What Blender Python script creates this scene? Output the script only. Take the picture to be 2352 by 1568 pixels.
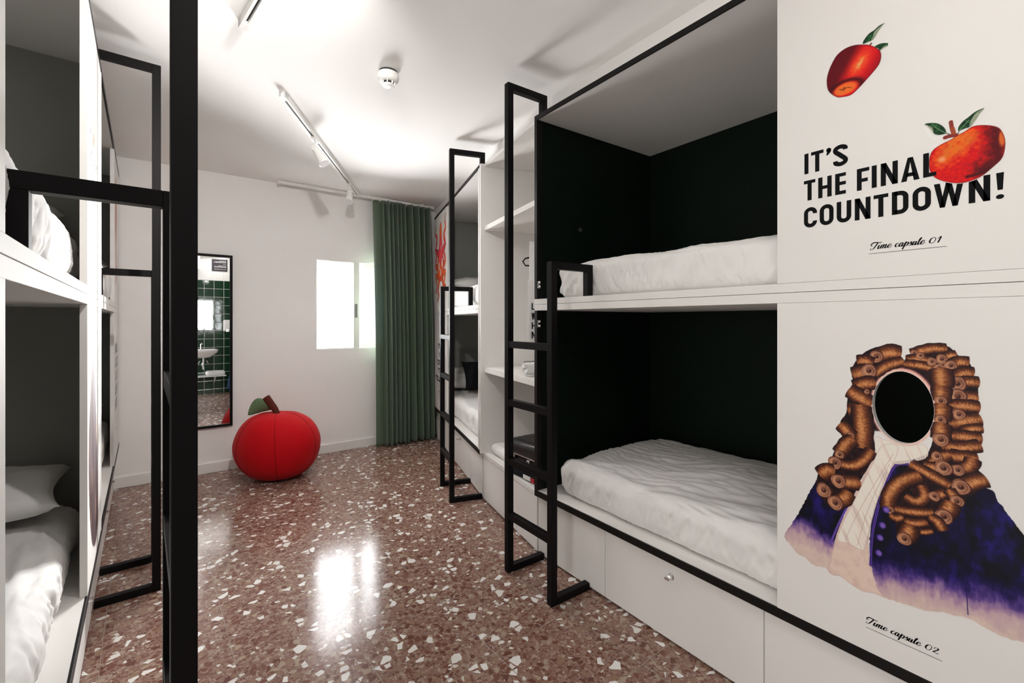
import bpy, bmesh, math, random
import numpy as np
from mathutils import Vector, Matrix, noise as mnoise
for o in list(bpy.data.objects): bpy.data.objects.remove(o, do_unlink=True)
SC = bpy.context.scene
COL = SC.collection
random.seed(7); rng = np.random.default_rng(7)
R = math.radians

# ------------------------------------------------------------------ camera
YAW = math.atan(745/1050.0)
cam_d = bpy.data.cameras.new('camera'); cam = bpy.data.objects.new('camera', cam_d); COL.objects.link(cam)
cam_d.sensor_width = 36; cam_d.lens = 36*1050/2352.0; cam_d.clip_start = .02
cam_d.shift_y = -(784-737)/2352.0*-1*-1
cam.location = (0, 0, 1.30); cam.rotation_euler = (R(90), 0, -YAW)
SC.camera = cam
# ------------------------------------------------------------------ light and exposure
SC.view_settings.view_transform = 'Standard'; SC.view_settings.look = 'None'
SC.view_settings.gamma = 1; SC.view_settings.use_curve_mapping = False
SC.view_settings.exposure = 1.22
SC.cycles.max_bounces = 16; SC.cycles.diffuse_bounces = 9; SC.cycles.glossy_bounces = 6; SC.cycles.transparent_max_bounces = 12
W = bpy.data.worlds.new('world'); SC.world = W; W.use_nodes = True
W.node_tree.nodes['Background'].inputs[0].default_value = (.9, .95, 1, 1)
W.node_tree.nodes['Background'].inputs[1].default_value = 1.0
def area(name, loc, size, size_y, power, direction, color=(1, 1, 1), spread=180):
    l = bpy.data.lights.new(name, 'AREA'); l.shape = 'RECTANGLE'; l.size = size; l.size_y = size_y
    l.energy = power; l.color = color; l.spread = R(spread)
    o = bpy.data.objects.new(name, l); COL.objects.link(o); o.location = loc
    o.rotation_euler = Vector(direction).to_track_quat('-Z', 'Y').to_euler()
    return o
# daylight coming in through the window (behind the glass)
area('window_daylight', (1.50, 4.99, 1.46), 1.02, .92, 20, (.0403, -1, 0), (.97, .985, 1))
# sunlit patio floor and low wall outside, throwing light up through the window onto the ceiling
area('patio_bounce', (1.8, 6.9, .35), 4.6, 1.6, 640, (-.05, -.85, .5), (1, .985, .96))
area('patio_side_fill', (3.7, 6.6, 1.7), 2.8, 2.2, 2000, (-.55, -.85, 0), (1, .99, .97))  # added side fill outside, aimed through the window at the left bunks
# added fill light, unseen behind and to the left of the camera
area('left_fill_light', (-1.62, .02, .95), .8, 1.7, 14, (1, .12, 0), (1, .94, .875))
# added fill light for overall brightness, behind the camera under the ceiling
area('back_fill_light', (.55, -.12, 2.52), .9, .35, 3.5, (.1, .35, -1), (1, .955, .90))
# the track spots on the ceiling
SPOTS = 15
# ------------------------------------------------------------------ materials
def lin(c):
    c = np.asarray(c, float)/255.0
    return np.where(c <= .04045, c/12.92, ((c+.055)/1.055)**2.4)
class NT:
    def __init__(s, name):
        s.m = bpy.data.materials.new(name); s.m.use_nodes = True
        s.t = s.m.node_tree; s.b = s.t.nodes['Principled BSDF']
    def n(s, ty, **kw):
        k = s.t.nodes.new(ty)
        for a, v in kw.items():
            setattr(k, a, v)
        return k
    def l(s, a, b): s.t.links.new(a, b)
def mat(name, rgb, rough=.5, spec=.5, metal=0, bump=None, var=0, **kw):
    k = NT(name); c = (*rgb, 1)
    k.b.inputs['Base Color'].default_value = c; k.b.inputs['Roughness'].default_value = rough
    k.b.inputs['Metallic'].default_value = metal; k.b.inputs['Specular IOR Level'].default_value = spec
    for a, v in kw.items(): k.b.inputs[a.replace('_', ' ')].default_value = v
    tc = k.n('ShaderNodeTexCoord')
    if bump:
        nz = k.n('ShaderNodeTexNoise'); nz.inputs['Scale'].default_value = bump[0]; nz.inputs['Detail'].default_value = 3
        k.l(tc.outputs['Object'], nz.inputs['Vector'])
        bp = k.n('ShaderNodeBump'); bp.inputs['Strength'].default_value = bump[1]; bp.inputs['Distance'].default_value = bump[2]
        k.l(nz.outputs['Fac'], bp.inputs['Height']); k.l(bp.outputs[0], k.b.inputs['Normal'])
    if var:
        nz = k.n('ShaderNodeTexNoise'); nz.inputs['Scale'].default_value = 3; nz.inputs['Detail'].default_value = 4
        k.l(tc.outputs['Object'], nz.inputs['Vector'])
        mx = k.n('ShaderNodeMix', data_type='RGBA')
        mx.inputs['A'].default_value = c; mx.inputs['B'].default_value = (*[v*(1-var) for v in rgb], 1)
        k.l(nz.outputs['Fac'], mx.inputs['Factor']); k.l(mx.outputs['Result'], k.b.inputs['Base Color'])
    return k.m
M = {}
WHITE = (.80, .785, .765)
M['lacquer'] = mat('white_laminate', WHITE, .55, .22)
M['plaster'] = mat('white_plaster', (.90, .89, .88), .85, .2, bump=(60, .12, .004), var=.03)
M['ceil'] = mat('ceiling_paint', (.91, .905, .895), .9, .1, bump=(40, .06, .003))
M['base'] = mat('baseboard_paint', (.80, .79, .77), .6, .3)
M['steel'] = mat('black_powder_coated_steel', (.006, .005, .0055), .48, .12, bump=(300, .08, .0006))
M['trim'] = mat('black_edge_trim', (.006, .005, .005), .45, .25)
M['green'] = mat('dark_green_board', (.0028, .0085, .0045), .6, .15, var=.2)
M['grey'] = mat('grey_board', (.30, .305, .285), .7, .2, var=.1)
M['sheet'] = mat('white_cotton', (.82, .81, .80), .9, .1, bump=(420, .15, .0008))
M['black_cloth'] = mat('black_cotton', (.012, .013, .016), .9, .1, bump=(300, .2, .001))
M['chrome'] = mat('chrome', (.8, .8, .8), .12, .5, 1)
M['plastic'] = mat('white_plastic', (.82, .82, .80), .35, .5)
M['slot'] = mat('dark_recess', (.02, .02, .02), .6, .3)
M['red'] = mat('red_fabric', (.50, .0015, .006), .75, .15, bump=(500, .15, .0008), Sheen_Weight=.05)
M['redseam'] = mat('dark_red_piping', (.22, .002, .004), .8, .2)
M['brown'] = mat('brown_fabric', (.10, .022, .016), .85, .1, bump=(400, .2, .001))
M['leaf'] = mat('leaf_green_fabric', (.16, .27, .14), .85, .1, bump=(400, .2, .001))
M['leather'] = mat('black_leather', (.010, .010, .011), .3, .5, bump=(40, .1, .002))
M['ceramic'] = mat('white_ceramic', (.85, .85, .84), .1, .6)
M['towel'] = mat('white_towelling', (.83, .83, .82), .95, .05, bump=(260, .5, .003))
M['ink'] = mat('black_ink', (.004, .004, .005), .7, .12)
M['denim'] = mat('blue_canvas', (.03, .06, .14), .8, .2)
M['redlabel'] = mat('red_tag', (.5, .02, .03), .5, .3)
M['mirror'] = mat('silvered_mirror', (.93, .94, .94), .0, .5, 1)
# glass: clear thin pane
g = NT('window_glass'); tr = g.n('ShaderNodeBsdfTransparent'); gl = g.n('ShaderNodeBsdfGlossy'); gl.inputs['Roughness'].default_value = .02
lw = g.n('ShaderNodeFresnel'); lw.inputs['IOR'].default_value = 1.45; mx = g.n('ShaderNodeMixShader')
g.l(lw.outputs[0], mx.inputs[0]); g.l(tr.outputs[0], mx.inputs[1]); g.l(gl.outputs[0], mx.inputs[2])
g.l(mx.outputs[0], g.t.nodes['Material Output'].inputs[0]); M['glass'] = g.m
# printed graphics carry their own ink colours per point
p = NT('printed_ink'); at = p.n('ShaderNodeAttribute'); at.attribute_name = 'ink'
p.l(at.outputs['Color'], p.b.inputs['Base Color']); p.b.inputs['Roughness'].default_value = .55; p.b.inputs['Specular IOR Level'].default_value = .22
M['print'] = p.m
# curtain
c = NT('green_satin_curtain'); c.b.inputs['Base Color'].default_value = (.100, .150, .098, 1); c.b.inputs['Roughness'].default_value = .36
c.b.inputs['Sheen Weight'].default_value = .25; c.b.inputs['Specular IOR Level'].default_value = .45
tl = c.n('ShaderNodeBsdfTranslucent'); tl.inputs[0].default_value = (.10, .22, .22, 1); ms = c.n('ShaderNodeMixShader'); ms.inputs[0].default_value = .10
c.l(c.b.outputs[0], ms.inputs[1]); c.l(tl.outputs[0], ms.inputs[2]); c.l(ms.outputs[0], c.t.nodes['Material Output'].inputs[0])
M['curtain'] = c.m
# green glazed wall tiles, white above
def tile_mat():
    k = NT('green_glazed_tiles'); tc = k.n('ShaderNodeTexCoord'); sp = k.n('ShaderNodeSeparateXYZ'); k.l(tc.outputs['Object'], sp.inputs[0])
    def frac(sock, off):
        a = k.n('ShaderNodeMath', operation='ADD'); a.inputs[1].default_value = off; k.l(sock, a.inputs[0])
        d = k.n('ShaderNodeMath', operation='PINGPONG'); d.inputs[1].default_value = .075; k.l(a.outputs[0], d.inputs[0]); return d.outputs[0]
    u = frac(sp.outputs['X'], 10.0); v = frac(sp.outputs['Z'], 9.97)
    mn = k.n('ShaderNodeMath', operation='MINIMUM'); k.l(u, mn.inputs[0]); k.l(v, mn.inputs[1])
    lt = k.n('ShaderNodeMath', operation='LESS_THAN'); lt.inputs[1].default_value = .003; k.l(mn.outputs[0], lt.inputs[0])
    mx = k.n('ShaderNodeMix', data_type='RGBA'); mx.inputs['A'].default_value = (.008, .035, .016, 1); mx.inputs['B'].default_value = (.6, .6, .57, 1)
    k.l(lt.outputs[0], mx.inputs['Factor'])
    gt = k.n('ShaderNodeMath', operation='GREATER_THAN'); gt.inputs[1].default_value = 2.03; k.l(sp.outputs['Z'], gt.inputs[0])
    m2 = k.n('ShaderNodeMix', data_type='RGBA'); m2.inputs['B'].default_value = (.8, .8, .79, 1); k.l(gt.outputs[0], m2.inputs['Factor'])
    k.l(mx.outputs['Result'], m2.inputs['A']); k.l(m2.outputs['Result'], k.b.inputs['Base Color'])
    rr = k.n('ShaderNodeMath', operation='MAXIMUM'); k.l(lt.outputs[0], rr.inputs[0]); k.l(gt.outputs[0], rr.inputs[1])
    r2 = k.n('ShaderNodeMath', operation='MULTIPLY_ADD'); r2.inputs[1].default_value = .6; r2.inputs[2].default_value = .06
    k.l(rr.outputs[0], r2.inputs[0]); k.l(r2.outputs[0], k.b.inputs['Roughness'])
    sm = k.n('ShaderNodeMath', operation='MINIMUM'); sm.inputs[1].default_value = .008; k.l(mn.outputs[0], sm.inputs[0])
    nz = k.n('ShaderNodeTexNoise'); nz.inputs['Scale'].default_value = 7; k.l(tc.outputs['Object'], nz.inputs['Vector'])
    ad = k.n('ShaderNodeMath', operation='MULTIPLY_ADD'); ad.inputs[1].default_value = .004; k.l(nz.outputs['Fac'], ad.inputs[0]); k.l(sm.outputs[0], ad.inputs[2])
    bp = k.n('ShaderNodeBump'); bp.inputs['Strength'].default_value = .6; bp.inputs['Distance'].default_value = .3; k.l(ad.outputs[0], bp.inputs['Height']); k.l(bp.outputs[0], k.b.inputs['Normal'])
    return k.m
M['tiles'] = tile_mat()
# terrazzo floor in 40 cm slabs laid parallel to the left-hand bunks
UANG = math.atan(846/1050.0)-YAW
def terrazzo():
    k = NT('terrazzo_floor'); tc = k.n('ShaderNodeTexCoord')
    wn = k.n('ShaderNodeTexNoise'); wn.inputs['Scale'].default_value = 30; wn.inputs['Detail'].default_value = 1; k.l(tc.outputs['Object'], wn.inputs['Vector'])
    vm = k.n('ShaderNodeVectorMath', operation='MULTIPLY_ADD'); vm.inputs[1].default_value = (.010, .010, 0); k.l(wn.outputs['Color'], vm.inputs[0]); k.l(tc.outputs['Object'], vm.inputs[2])
    P = vm.outputs[0]
    col = None
    base = (.175, .082, .060)
    bn = k.n('ShaderNodeTexNoise'); bn.inputs['Scale'].default_value = 140; bn.inputs['Detail'].default_value = 3; k.l(P, bn.inputs['Vector'])
    br = k.n('ShaderNodeMix', data_type='RGBA'); br.inputs['A'].default_value = (.165, .088, .070, 1); br.inputs['B'].default_value = (.345, .215, .175, 1)
    k.l(bn.outputs['Fac'], br.inputs['Factor']); cur = br.outputs['Result']
    def layer(cur, scale, thr_rand, edge, colors, off, invert=False):
        mp = k.n('ShaderNodeMapping'); mp.inputs['Location'].default_value = (off, off*1.7, 0); mp.inputs['Scale'].default_value = (scale, scale, 1); k.l(P, mp.inputs[0])
        sx = k.n('ShaderNodeVectorMath', operation='MULTIPLY'); sx.inputs[1].default_value = (1, 1, 0); k.l(mp.outputs[0], sx.inputs[0])
        v1 = k.n('ShaderNodeTexVoronoi', feature='F1', voronoi_dimensions='2D'); v2 = k.n('ShaderNodeTexVoronoi', feature='DISTANCE_TO_EDGE', voronoi_dimensions='2D')
        for v in (v1, v2):
            v.inputs['Scale'].default_value = 1; v.inputs['Randomness'].default_value = 1; k.l(sx.outputs[0], v.inputs['Vector'])
        sc = k.n('ShaderNodeSeparateColor'); k.l(v1.outputs['Color'], sc.inputs[0])
        pick = k.n('ShaderNodeMath', operation='LESS_THAN'); pick.inputs[1].default_value = thr_rand; k.l(sc.outputs[0], pick.inputs[0])
        # chip size differs from cell to cell
        ed = k.n('ShaderNodeMath', operation='MULTIPLY_ADD'); ed.inputs[1].default_value = edge*1.3; ed.inputs[2].default_value = edge*.35; k.l(sc.outputs[1], ed.inputs[0])
        gt = k.n('ShaderNodeMath', operation='GREATER_THAN'); k.l(v2.outputs['Distance'], gt.inputs[0]); k.l(ed.outputs[0], gt.inputs[1])
        mk = k.n('ShaderNodeMath', operation='MULTIPLY'); k.l(pick.outputs[0], mk.inputs[0]); k.l(gt.outputs[0], mk.inputs[1])
        cr = k.n('ShaderNodeValToRGB'); cr.color_ramp.interpolation = 'CONSTANT'; el = cr.color_ramp.elements
        while len(el) < len(colors): el.new(.5)
        for i, cc in enumerate(colors): el[i].position = i/len(colors); el[i].color = (*cc, 1)
        k.l(sc.outputs[2], cr.inputs[0])
        mx = k.n('ShaderNodeMix', data_type='RGBA'); k.l(mk.outputs[0], mx.inputs['Factor']); k.l(cur, mx.inputs['A']); k.l(cr.outputs[0], mx.inputs['B'])
        return mx.outputs['Result']
    cur = layer(cur, 170, .16, .10, [(.40, .30, .25), (.12, .05, .04), (.55, .47, .42), (.09, .035, .03)], 3.1)
    cur = layer(cur, 75, .75, .10, [(.23, .13, .10), (.30, .20, .155), (.15, .07, .052), (.22, .115, .085), (.34, .255, .20), (.18, .082, .06)], 7.7)
    cur = layer(cur, 40, .34, .13, [(.26, .16, .11), (.17, .07, .05), (.37, .28, .21), (.13, .055, .04)], 1.3)
    cur = layer(cur, 62, .035, .10, [(.70, .68, .65), (.62, .58, .54)], 11.9)
    cur = layer(cur, 27, .115, .16, [(.80, .79, .77), (.72, .70, .67), (.78, .76, .74)], 5.3)
    # joints
    rt = k.n('ShaderNodeMapping'); rt.vector_type = 'POINT'; rt.inputs['Rotation'].default_value = (0, 0, -UANG); k.l(tc.outputs['Object'], rt.inputs[0])
    sp = k.n('ShaderNodeSeparateXYZ'); k.l(rt.outputs[0], sp.inputs[0])
    o0 = Matrix.Rotation(-UANG, 3, 'Z') @ Vector((-.3375, 2.587, 0))
    res = []
    for ax, off in (('X', -(o0.x+.05)+8.0), ('Y', -(o0.y-.365)+8.0)):
        a = k.n('ShaderNodeMath', operation='ADD'); a.inputs[1].default_value = off; k.l(sp.outputs[ax], a.inputs[0])
        pp = k.n('ShaderNodeMath', operation='PINGPONG'); pp.inputs[1].default_value = .2; k.l(a.outputs[0], pp.inputs[0]); res.append(pp.outputs[0])
    mn = k.n('ShaderNodeMath', operation='MINIMUM'); k.l(res[0], mn.inputs[0]); k.l(res[1], mn.inputs[1])
    lt = k.n('ShaderNodeMath', operation='LESS_THAN'); lt.inputs[1].default_value = .0014; k.l(mn.outputs[0], lt.inputs[0])
    jn = k.n('ShaderNodeTexNoise'); jn.inputs['Scale'].default_value = 9; k.l(tc.outputs['Object'], jn.inputs['Vector'])
    jr = k.n('ShaderNodeMix', data_type='RGBA'); jr.inputs['A'].default_value = (.05, .025, .02, 1); jr.inputs['B'].default_value = (.55, .47, .42, 1); k.l(jn.outputs['Fac'], jr.inputs['Factor'])
    mx = k.n('ShaderNodeMix', data_type='RGBA'); k.l(lt.outputs[0], mx.inputs['Factor']); k.l(cur, mx.inputs['A']); k.l(jr.outputs['Result'], mx.inputs['B'])
    k.l(mx.outputs['Result'], k.b.inputs['Base Color'])
    rn = k.n('ShaderNodeTexNoise'); rn.inputs['Scale'].default_value = 14; rn.inputs['Detail'].default_value = 5; k.l(tc.outputs['Object'], rn.inputs['Vector'])
    mr = k.n('ShaderNodeMapRange'); mr.inputs['To Min'].default_value = .10; mr.inputs['To Max'].default_value = .20; k.l(rn.outputs['Fac'], mr.inputs[0]); k.l(mr.outputs[0], k.b.inputs['Roughness'])
    k.b.inputs['Specular IOR Level'].default_value = .3
    return k.m
M['terrazzo'] = terrazzo()

# ------------------------------------------------------------------ building helpers
ORG = {}
def tag(o, label=None, cat=None, group=None, kind=None):
    if label: o['label'] = label
    if cat: o['category'] = cat
    if group: o['group'] = group
    if kind: o['kind'] = kind
    return o
def thing(name, label, cat, loc, group=None):
    o = bpy.data.objects.new(name, None); COL.objects.link(o); o.location = loc; o.empty_display_size = .1
    ORG[o] = Vector(loc); tag(o, label, cat, group); return o
class Fr:
    """local frame: a = along, d = inward, z = up"""
    def __init__(s, o, ux, ud=None):
        s.o = Vector((o[0], o[1], 0)); s.ux = Vector((ux[0], ux[1], 0)).normalized()
        s.ud = Vector((ud[0], ud[1], 0)).normalized() if ud else Vector((-s.ux.y, s.ux.x, 0))
    def __call__(s, a, d, z): return s.o+s.ux*a+s.ud*d+Vector((0, 0, z))
WF = Fr((0, 0), (1, 0))
class MB:
    def __init__(s): s.v = []; s.f = []
    def quad(s, a, b, c, d):
        n = len(s.v); s.v += [a, b, c, d]; s.f.append((n, n+1, n+2, n+3)); return s
    def poly(s, pts):
        n = len(s.v); s.v += list(pts); s.f.append(tuple(range(n, n+len(pts)))); return s
    def box(s, fr, a0, a1, d0, d1, z0, z1):
        n = len(s.v)
        for z in (z0, z1):
            for a, d in ((a0, d0), (a1, d0), (a1, d1), (a0, d1)): s.v.append(fr(a, d, z))
        for q in ((0, 3, 2, 1), (4, 5, 6, 7), (0, 1, 5, 4), (1, 2, 6, 5), (2, 3, 7, 6), (3, 0, 4, 7)): s.f.append(tuple(n+i for i in q))
        return s
    def prism(s, pts, z0, z1):
        n = len(s.v); k = len(pts)
        s.v += [Vector((x, y, z0)) for x, y in pts]+[Vector((x, y, z1)) for x, y in pts]
        s.f.append(tuple(range(n+k-1, n-1, -1))); s.f.append(tuple(range(n+k, n+2*k)))
        for i in range(k): j = (i+1) % k; s.f.append((n+i, n+j, n+k+j, n+k+i))
        return s
    def tube(s, pts, r, seg=14, caps=True, rs=None):
        n0 = len(s.v); pts = [Vector(q) for q in pts]
        up = None
        for i, q in enumerate(pts):
            t = (pts[min(i+1, len(pts)-1)]-pts[max(i-1, 0)]).normalized()
            if up is None: up = Vector((0, 0, 1)) if abs(t.z) < .9 else Vector((1, 0, 0))
            x = t.cross(up).normalized(); y = x.cross(t).normalized(); up = y
            rr = rs[i] if rs else r
            for k in range(seg):
                an = 2*math.pi*k/seg; s.v.append(q+(x*math.cos(an)+y*math.sin(an))*rr)
        for i in range(len(pts)-1):
            for k in range(seg):
                a = n0+i*seg+k; b = n0+i*seg+(k+1) % seg; s.f.append((a, b, b+seg, a+seg))
        if caps:
            s.f.append(tuple(n0+k for k in range(seg))[::-1]); m = n0+(len(pts)-1)*seg; s.f.append(tuple(m+k for k in range(seg)))
        return s
    def lathe(s, c, prof, seg=32, fn=None):
        n0 = len(s.v); c = Vector(c)
        for r, z in prof:
            for k in range(seg):
                an = 2*math.pi*k/seg; q = Vector((r*math.cos(an), r*math.sin(an), z)); s.v.append(c+(fn(q, an) if fn else q))
        for i in range(len(prof)-1):
            for k in range(seg):
                a = n0+i*seg+k; b = n0+i*seg+(k+1) % seg; s.f.append((a, b, b+seg, a+seg))
        s.f.append(tuple(n0+k for k in range(seg))[::-1]); m = n0+(len(prof)-1)*seg; s.f.append(tuple(m+k for k in range(seg)))
        return s
    def build(s, name, m, parent=None, bevel=0, smooth=False, solid=0, seg=2):
        org = ORG[parent] if parent else Vector((0, 0, 0))
        me = bpy.data.meshes.new(name); me.from_pydata([tuple(v-org) for v in s.v], [], s.f); me.materials.append(m)
        bm = bmesh.new(); bm.from_mesh(me)
        if smooth: bmesh.ops.remove_doubles(bm, verts=bm.verts, dist=1e-5)
        if not solid: bmesh.ops.recalc_face_normals(bm, faces=bm.faces)
        if bevel:
            es = [e for e in bm.edges if len(e.link_faces) == 2 and e.calc_face_angle(0) > .6]
            bmesh.ops.bevel(bm, geom=es, offset=bevel, segments=seg, profile=.5, affect='EDGES')
        bm.to_mesh(me); bm.free()
        if smooth:
            for q in me.polygons: q.use_smooth = True
        o = bpy.data.objects.new(name, me); COL.objects.link(o)
        if parent: o.parent = parent
        ORG[o] = org
        if solid:
            md = o.modifiers.new('thickness', 'SOLIDIFY'); md.thickness = solid; md.offset = 0
        return o
def struct(o): o['kind'] = 'structure'; return o
def nz(x, y, z=0): return mnoise.noise(Vector((x, y, z)))
# soft upholstered block with wrinkled cover
def soft(fr, a0, a1, d0, d1, z0, z1, r, step=.02, wr=.006, seed=0, sag=0, crown=0, flow=1.0, fn=None):
    L = (a1-a0, d1-d0, z1-z0); n = [max(4, int(round(L[i]/step))) for i in range(3)]
    n[2] = max(6, int(round(L[2]/min(step, .014))))
    bm = bmesh.new(); idx = {}
    def vert(i, j, k):
        if (i, j, k) in idx: return idx[(i, j, k)]
        p = [L[0]*i/n[0], L[1]*j/n[1], L[2]*k/n[2]]
        q = [min(max(p[t], r if t < 2 or True else 0), L[t]-r) for t in range(3)]
        dv = Vector([p[t]-q[t] for t in range(3)])
        dv = dv.normalized() if dv.length > 1e-9 else Vector((0, 0, 1))
        o = Vector(q)+dv*r
        A, D, Z = o
        up = max(0, dv.z)
        # fabric tension folds: long creases running obliquely on the sides, finer ones across the top
        s1 = nz(A*5+seed, D*2+Z*7, seed)
        bend = .5*nz(A*1.7, D*1.7, seed+8)
        s2s = abs(nz(A*19+Z*11*flow+seed+bend*4, Z*3.0+A*1.5, seed+3)); s2t = abs(nz(A*2.2+D*3+seed, D*15-A*4+bend*5, seed+3)); s2 = s2s*(1-up)+s2t*up
        s3s = abs(nz(A*38-Z*16*flow, Z*7+seed, seed+9)); s3t = abs(nz(A*5-D*6, D*34+A*6+bend*9, seed+9)); s3 = s3s*(1-up)+s3t*up
        s4 = nz(A*70+Z*60, D*60, seed+5)
        h = wr*(.9*s1-1.7*s2*(.6+.5*nz(A*2.5, D*2.5, seed+1))-1.0*s3*(1-up*.35)+.10*s4)
        h *= min(1, Z/.02) if Z < .02 else 1
        h += crown*up*(math.sin(math.pi*A/L[0])*math.sin(math.pi*D/L[1]))
        o = o+dv*h
        if fn: o = fn(o, dv, L)
        v = bm.verts.new(fr(a0+o[0], d0+o[1], z0+o[2])); idx[(i, j, k)] = v; return v
    def face(q):
        try: bm.faces.new(q)
        except ValueError: pass
    for i in range(n[0]):
        for j in range(n[1]):
            for k in (0, n[2]): face([vert(i, j, k), vert(i+1, j, k), vert(i+1, j+1, k), vert(i, j+1, k)])
    for i in range(n[0]):
        for k in range(n[2]):
            for j in (0, n[1]): face([vert(i, j, k), vert(i+1, j, k), vert(i+1, j, k+1), vert(i, j, k+1)])
    for j in range(n[1]):
        for k in range(n[2]):
            for i in (0, n[0]): face([vert(i, j, k), vert(i, j+1, k), vert(i, j+1, k+1), vert(i, j, k+1)])
    bmesh.ops.recalc_face_normals(bm, faces=bm.faces)
    return bm
def link_bm(bm, name, m, parent=None, smooth=True):
    org = ORG[parent] if parent else Vector((0, 0, 0))
    if parent:
        for v in bm.verts: v.co -= org
    me = bpy.data.meshes.new(name); bm.to_mesh(me); bm.free(); me.materials.append(m)
    for q in me.polygons: q.use_smooth = smooth
    o = bpy.data.objects.new(name, me); COL.objects.link(o)
    if parent: o.parent = parent
    ORG[o] = org; return o
def pillow(fr, ac, dc, zc, la, ld, h, m, name, label, cat, group=None, tilt=0, seed=0, tiltax='a', yaw=0):
    """cushion centred at (ac, dc, zc); pinched corners"""
    bm = bmesh.new(); n = 26; top = {}; bot = {}
    ca, sa = math.cos(tilt), math.sin(tilt); cy, sy = math.cos(yaw), math.sin(yaw)
    def pt(i, j, s):
        u = 2*i/n-1; v = 2*j/n-1
        pin = 1-.10*(1-u*u)*(abs(v)**4)-.0; pin2 = 1-.10*(1-v*v)*(abs(u)**4)
        x = u*la/2*pin2; y = v*ld/2*pin
        e = max(0, (1-u*u)*(1-v*v))**.38
        z = s*h/2*e*(1+.25*nz(u*2.2+seed, v*2.2, seed)) + .008*nz(u*6+seed, v*7, s)*e - .007*abs(nz(u*9, v*9+seed, s))*e
        x, y = x*cy-y*sy, x*sy+y*cy
        if tiltax == 'a': y, z = y*ca-z*sa, y*sa+z*ca
        else: x, z = x*ca-z*sa, x*sa+z*ca
        return fr(ac+x, dc+y, zc+z)
    for i in range(n+1):
        for j in range(n+1):
            top[i, j] = bm.verts.new(pt(i, j, 1))
            bot[i, j] = top[i, j] if i in (0, n) or j in (0, n) else bm.verts.new(pt(i, j, -1))
    for i in range(n):
        for j in range(n):
            bm.faces.new([top[i, j], top[i+1, j], top[i+1, j+1], top[i, j+1]])
            q = [bot[i, j+1], bot[i+1, j+1], bot[i+1, j], bot[i, j]]
            if any(w not in (top[i, j], top[i+1, j], top[i+1, j+1], top[i, j+1]) for w in q): bm.faces.new(q)
    o = link_bm(bm, name, m); tag(o, label, cat, group); return o

# ------------------------------------------------------------------ room
FAR0, FARK = 4.690, .0403
def fary(x): return FAR0+FARK*x
FW = Fr((0, FAR0), (1, FARK))          # a along the far wall, d into the wall
H = 2.58
fl = MB().box(WF, -2.2, 3.9, -1.4, 4.86, -.08, 0).build('floor', M['terrazzo']); struct(fl)
ce = MB().box(WF, -2.2, 3.9, -1.4, 4.86, H, H+.1).build('ceiling', M['ceil']); struct(ce)
wx0, wx1, wz0, wz1 = 1.012, 1.94, 1.012, 1.912
w = MB(); T = .22
w.box(FW, -2.2, wx0, 0, T, 0, H).box(FW, wx1, 3.9, 0, T, 0, H).box(FW, wx0, wx1, 0, T, 0, wz0).box(FW, wx0, wx1, 0, T, wz1, H)
struct(w.build('wall_far', M['plaster']))
LF0 = (-.3375, 2.587); LU = (-math.sin(UANG), math.cos(UANG)); LIN = (-LU[1], LU[0])
LFR = Fr(LF0, LU, LIN)                  # a = s along the left row, d = away from the aisle
struct(MB().box(LFR, -4.0, -3.05, .99, 1.1, 0, H).box(LFR, -2.15, 2.6, .99, 1.1, 0, H).box(LFR, -3.05, -2.15, .99, 1.1, 2.06, H).build('wall_left', M['plaster']))  # the gap in this wall is an addition, letting the fill light in
struct(MB().box(LFR, -3.09, -3.03, .97, 1.12, 0, 2.10).box(LFR, -2.17, -2.11, .97, 1.12, 0, 2.10).box(LFR, -3.03, -2.17, .97, 1.12, 2.04, 2.10).build('fill_opening_1', M['base'], bevel=.003))  # unseen frame around the opening added for the left fill light
struct(MB().box(WF, 3.62, 3.75, -.6, 5.2, 0, H).build('wall_right', M['plaster']))
struct(MB().box(WF, -2.2, 3.9, -.62, -.42, 0, H).build('wall_back', M['tiles']))
struct(MB().box(FW, -1.2, 2.30, -.013, 0, 0, .085).build('baseboard_far', M['base'], bevel=.003))
# ceiling bulkhead above the right-hand row
BB = (1.7576, 2.842); THR = YAW-math.atan(376/1050.0); RV = (math.sin(THR), math.cos(THR)); RN = (RV[1], -RV[0])
AA = (1.597, 2.007); WA = math.atan2(BB[0]-AA[0], BB[1]-AA[1]); WV = (math.sin(WA), math.cos(WA)); WN = (WV[1], -WV[0])
off = .10
pl = [(1.69, -.42), (1.69, 1.985), (1.835, 2.80), (2.02, 3.36), (2.315, 4.775), (3.62, 4.83), (3.62, -.42)]
struct(MB().prism(pl, 2.4365, H).build('trim_1', M['plaster']))
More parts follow.
